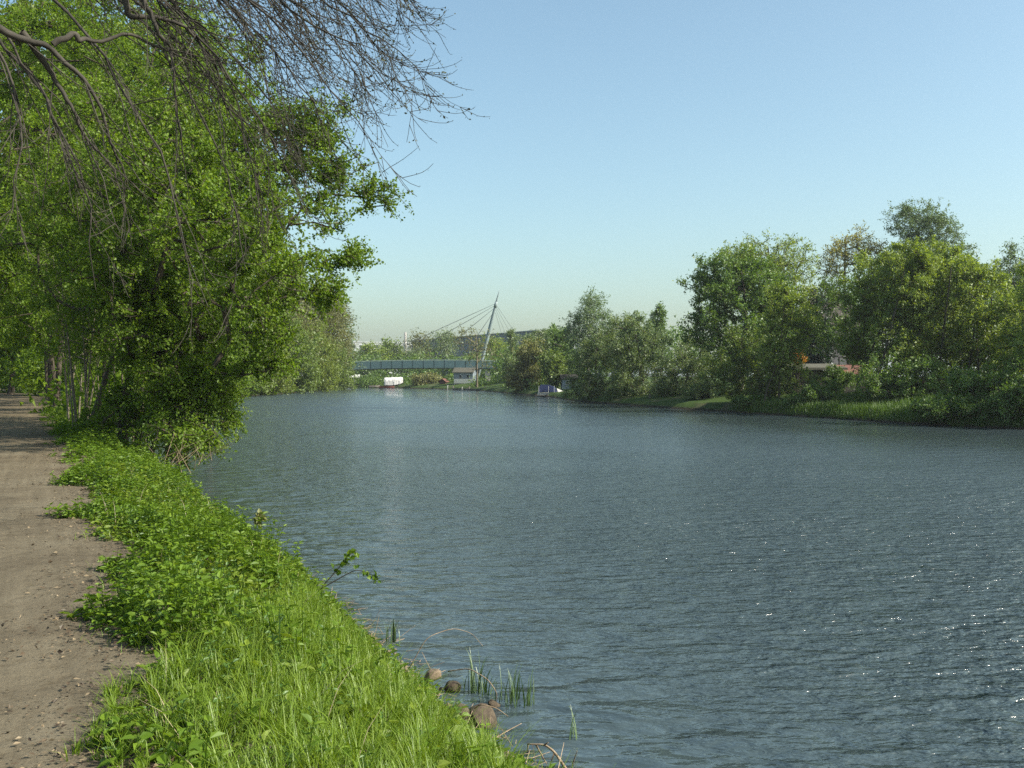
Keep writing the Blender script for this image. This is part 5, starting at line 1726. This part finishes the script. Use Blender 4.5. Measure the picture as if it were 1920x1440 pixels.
def row_boat(name, label, c, L, W, hull_m, rz=0.0):
    root = empty(name, c, label, 'boat')
    root.rotation_euler = (0, 0, rz)
    xs = np.linspace(-L / 2, L / 2, 13)
    V, F = [], []
    for x in xs:
        f = (x + L / 2) / L
        w = W / 2 * (1 - max(0, (f - 0.45) / 0.55) ** 2.2 * 0.95)
        top = 0.42 + 0.22 * max(0, f - 0.5) ** 1.5
        for (y, z) in [(-w, top), (-w * 0.8, 0.05), (0, -0.05), (w * 0.8, 0.05), (w, top)]:
            V.append((x, y, z))
    for i in range(len(xs) - 1):
        for j in range(4):
            F.append((i * 5 + j, i * 5 + j + 1, (i + 1) * 5 + j + 1, (i + 1) * 5 + j))
    F.append((0, 1, 2, 3, 4))

    def loc(mb, nm, m):
        me = bpy.data.meshes.new(nm)
        me.from_pydata(mb.v, [], mb.f)
        me.update()
        return link(nm, me, m, root)
    loc(MB().add(V, F), 'hull', hull_m)
    for x in (-L * 0.25, L * 0.08):
        loc(MB().box((x, 0, 0.3), (0.22, W * 0.82, 0.04)), 'thwart', M['wood_grey'])
    return root, loc


row_boat('rowing_boat', 'small pale rowing boat pulled up left of the tarpaulined boat', tuple(P(702, 725, 234)[:2]) + (0.12,), 2.6, 1.1, M['wood_grey'], 0.3)
row_boat('rowing_boat', 'flat red and white rowing boat in front of the tarpaulined boat', tuple(P(725, 727.5, 225)[:2]) + (0.05,), 3.4, 1.2, M['red_wood'], 0.05)

# moored motorboat under blue canvas
bc = P(1033, 741, 131)
root, loc = row_boat('motor_boat', 'moored white motorboat under a dark blue canvas hood', (bc[0], bc[1], 0.1), 3.4, 1.5, M['white'], -0.12)
V = []
for x, zt2, w in [(-1.55, 1.0, 0.68), (-1.3, 1.45, 0.66), (-0.3, 1.42, 0.66), (0.35, 1.2, 0.62), (0.9, 0.72, 0.5)]:
    V += [(x, -w, 0.5), (x, -w * 0.85, zt2), (x, w * 0.85, zt2), (x, w, 0.5)]
F = [(i * 4 + j, i * 4 + j + 1, i * 4 + 5 + j, i * 4 + 4 + j) for i in range(4) for j in range(3)] + [(0, 1, 2, 3), (16, 17, 18, 19)]
loc(MB().add(V, F), 'canvas_hood', M['blue_sheet'])
loc(MB().add([(0.95, -0.5, 0.5), (1.6, -0.2, 0.62), (1.6, 0.2, 0.62), (0.95, 0.5, 0.5), (0.8, -0.45, 0.95), (0.8, 0.45, 0.95)], [(0, 1, 4), (3, 5, 2), (1, 2, 5, 4), (0, 4, 5, 3)]), 'windscreen', M['white'])
for x in (-1.5, -0.25, 0.5):
    loc(MB().box((x, -0.76, 0.85), (0.06, 0.05, 0.9)), 'hood_post', M['white'])
jet = empty('boat_jetty', (bc[0], bc[1] - 1.3, 0), 'short brown wooden jetty in front of the moored motorboat', 'jetty')
for k in range(14):
    MB().box((bc[0] - 2.0 + k * 0.32, bc[1] - 1.35, 0.22), (0.27, 0.9, 0.05)).build('plank', M['wood_grey'], jet)
for dx in (-2.0, -0.6, 0.8, 2.1):
    MB().box((bc[0] + dx, bc[1] - 1.85, 0.05), (0.12, 0.12, 0.75)).build('pile', M['wood_dark'], jet)

# long low shore boarding left of the boat and bank edge piles
prev = None
edge_pts = [(850, 731, 196), (880, 732, 188), (910, 733.5, 182), (940, 735.5, 172), (970, 738, 160), (1000, 741, 150)]
sp = empty('shore_boarding', (P(*edge_pts[0])[0], P(*edge_pts[0])[1], 0.0), 'weathered board edging with posts along the far shore by the bare tree', 'boarding')
for a, b_ in zip(edge_pts[:-1], edge_pts[1:]):
    pa, pb = P(*a), P(*b_)
    cx_, cy_ = (pa[0] + pb[0]) / 2, (pa[1] + pb[1]) / 2
    L = np.hypot(*(pb[:2] - pa[:2]))
    an = math.atan2(pb[1] - pa[1], pb[0] - pa[0])
    MB().box((cx_, cy_, 0.18), (L, 0.1, 0.36), an).build('board', M['wood_grey'], sp)
    MB().box((pa[0], pa[1], 0.3), (0.18, 0.18, 1.0), an).build('post', M['wood_grey'], sp)
for lab, px, py, d, h, mt, r in [
        ('pale broken stump standing in the water under the middle willow', 1217, 761, 91, 1.1, 'bark_pale', 0.09),
        ('white mooring post in the water left of the boathouse', 839, 731, 200, 0.9, 'white', 0.06),
        ('thin white mooring post in the water below the boathouse', 866, 733, 188, 0.7, 'white', 0.05),
        ('grey mooring post at the shore left of the motorboat', 1012, 741, 134, 0.9, 'wood_grey', 0.07)]:
    c = P(px, py, d)
    mb = MB().tube([(c[0], c[1], -0.4), (c[0] + 0.03, c[1], h * 0.5), (c[0] + 0.08, c[1], h)], [r * 1.1, r, r * 0.8], 8)
    tag(mb.build('stump' if 'stump' in lab else 'mooring_post', M[mt], None, True, loc=(c[0], c[1], -0.4)), lab, 'stump' if 'stump' in lab else 'post')

# ------------------------------------------------------------------ haze
def haze():
    m, nt, out = new_mat('haze_air')
    v = nt.nodes.new('ShaderNodeVolumePrincipled')
    v.inputs['Color'].default_value = (0.86, 0.93, 1.0, 1)
    v.inputs['Density'].default_value = 0.00022
    v.inputs['Anisotropy'].default_value = 0.3
    nt.links.new(v.outputs[0], out.inputs['Volume'])
    o = MB().box((0, 2200, 21), (8400, 5800, 50)).build('haze', m)
    tag(o, 'thin pale spring haze over the river', 'haze', kind='stuff')


HAZE = True
if HAZE:
    haze()
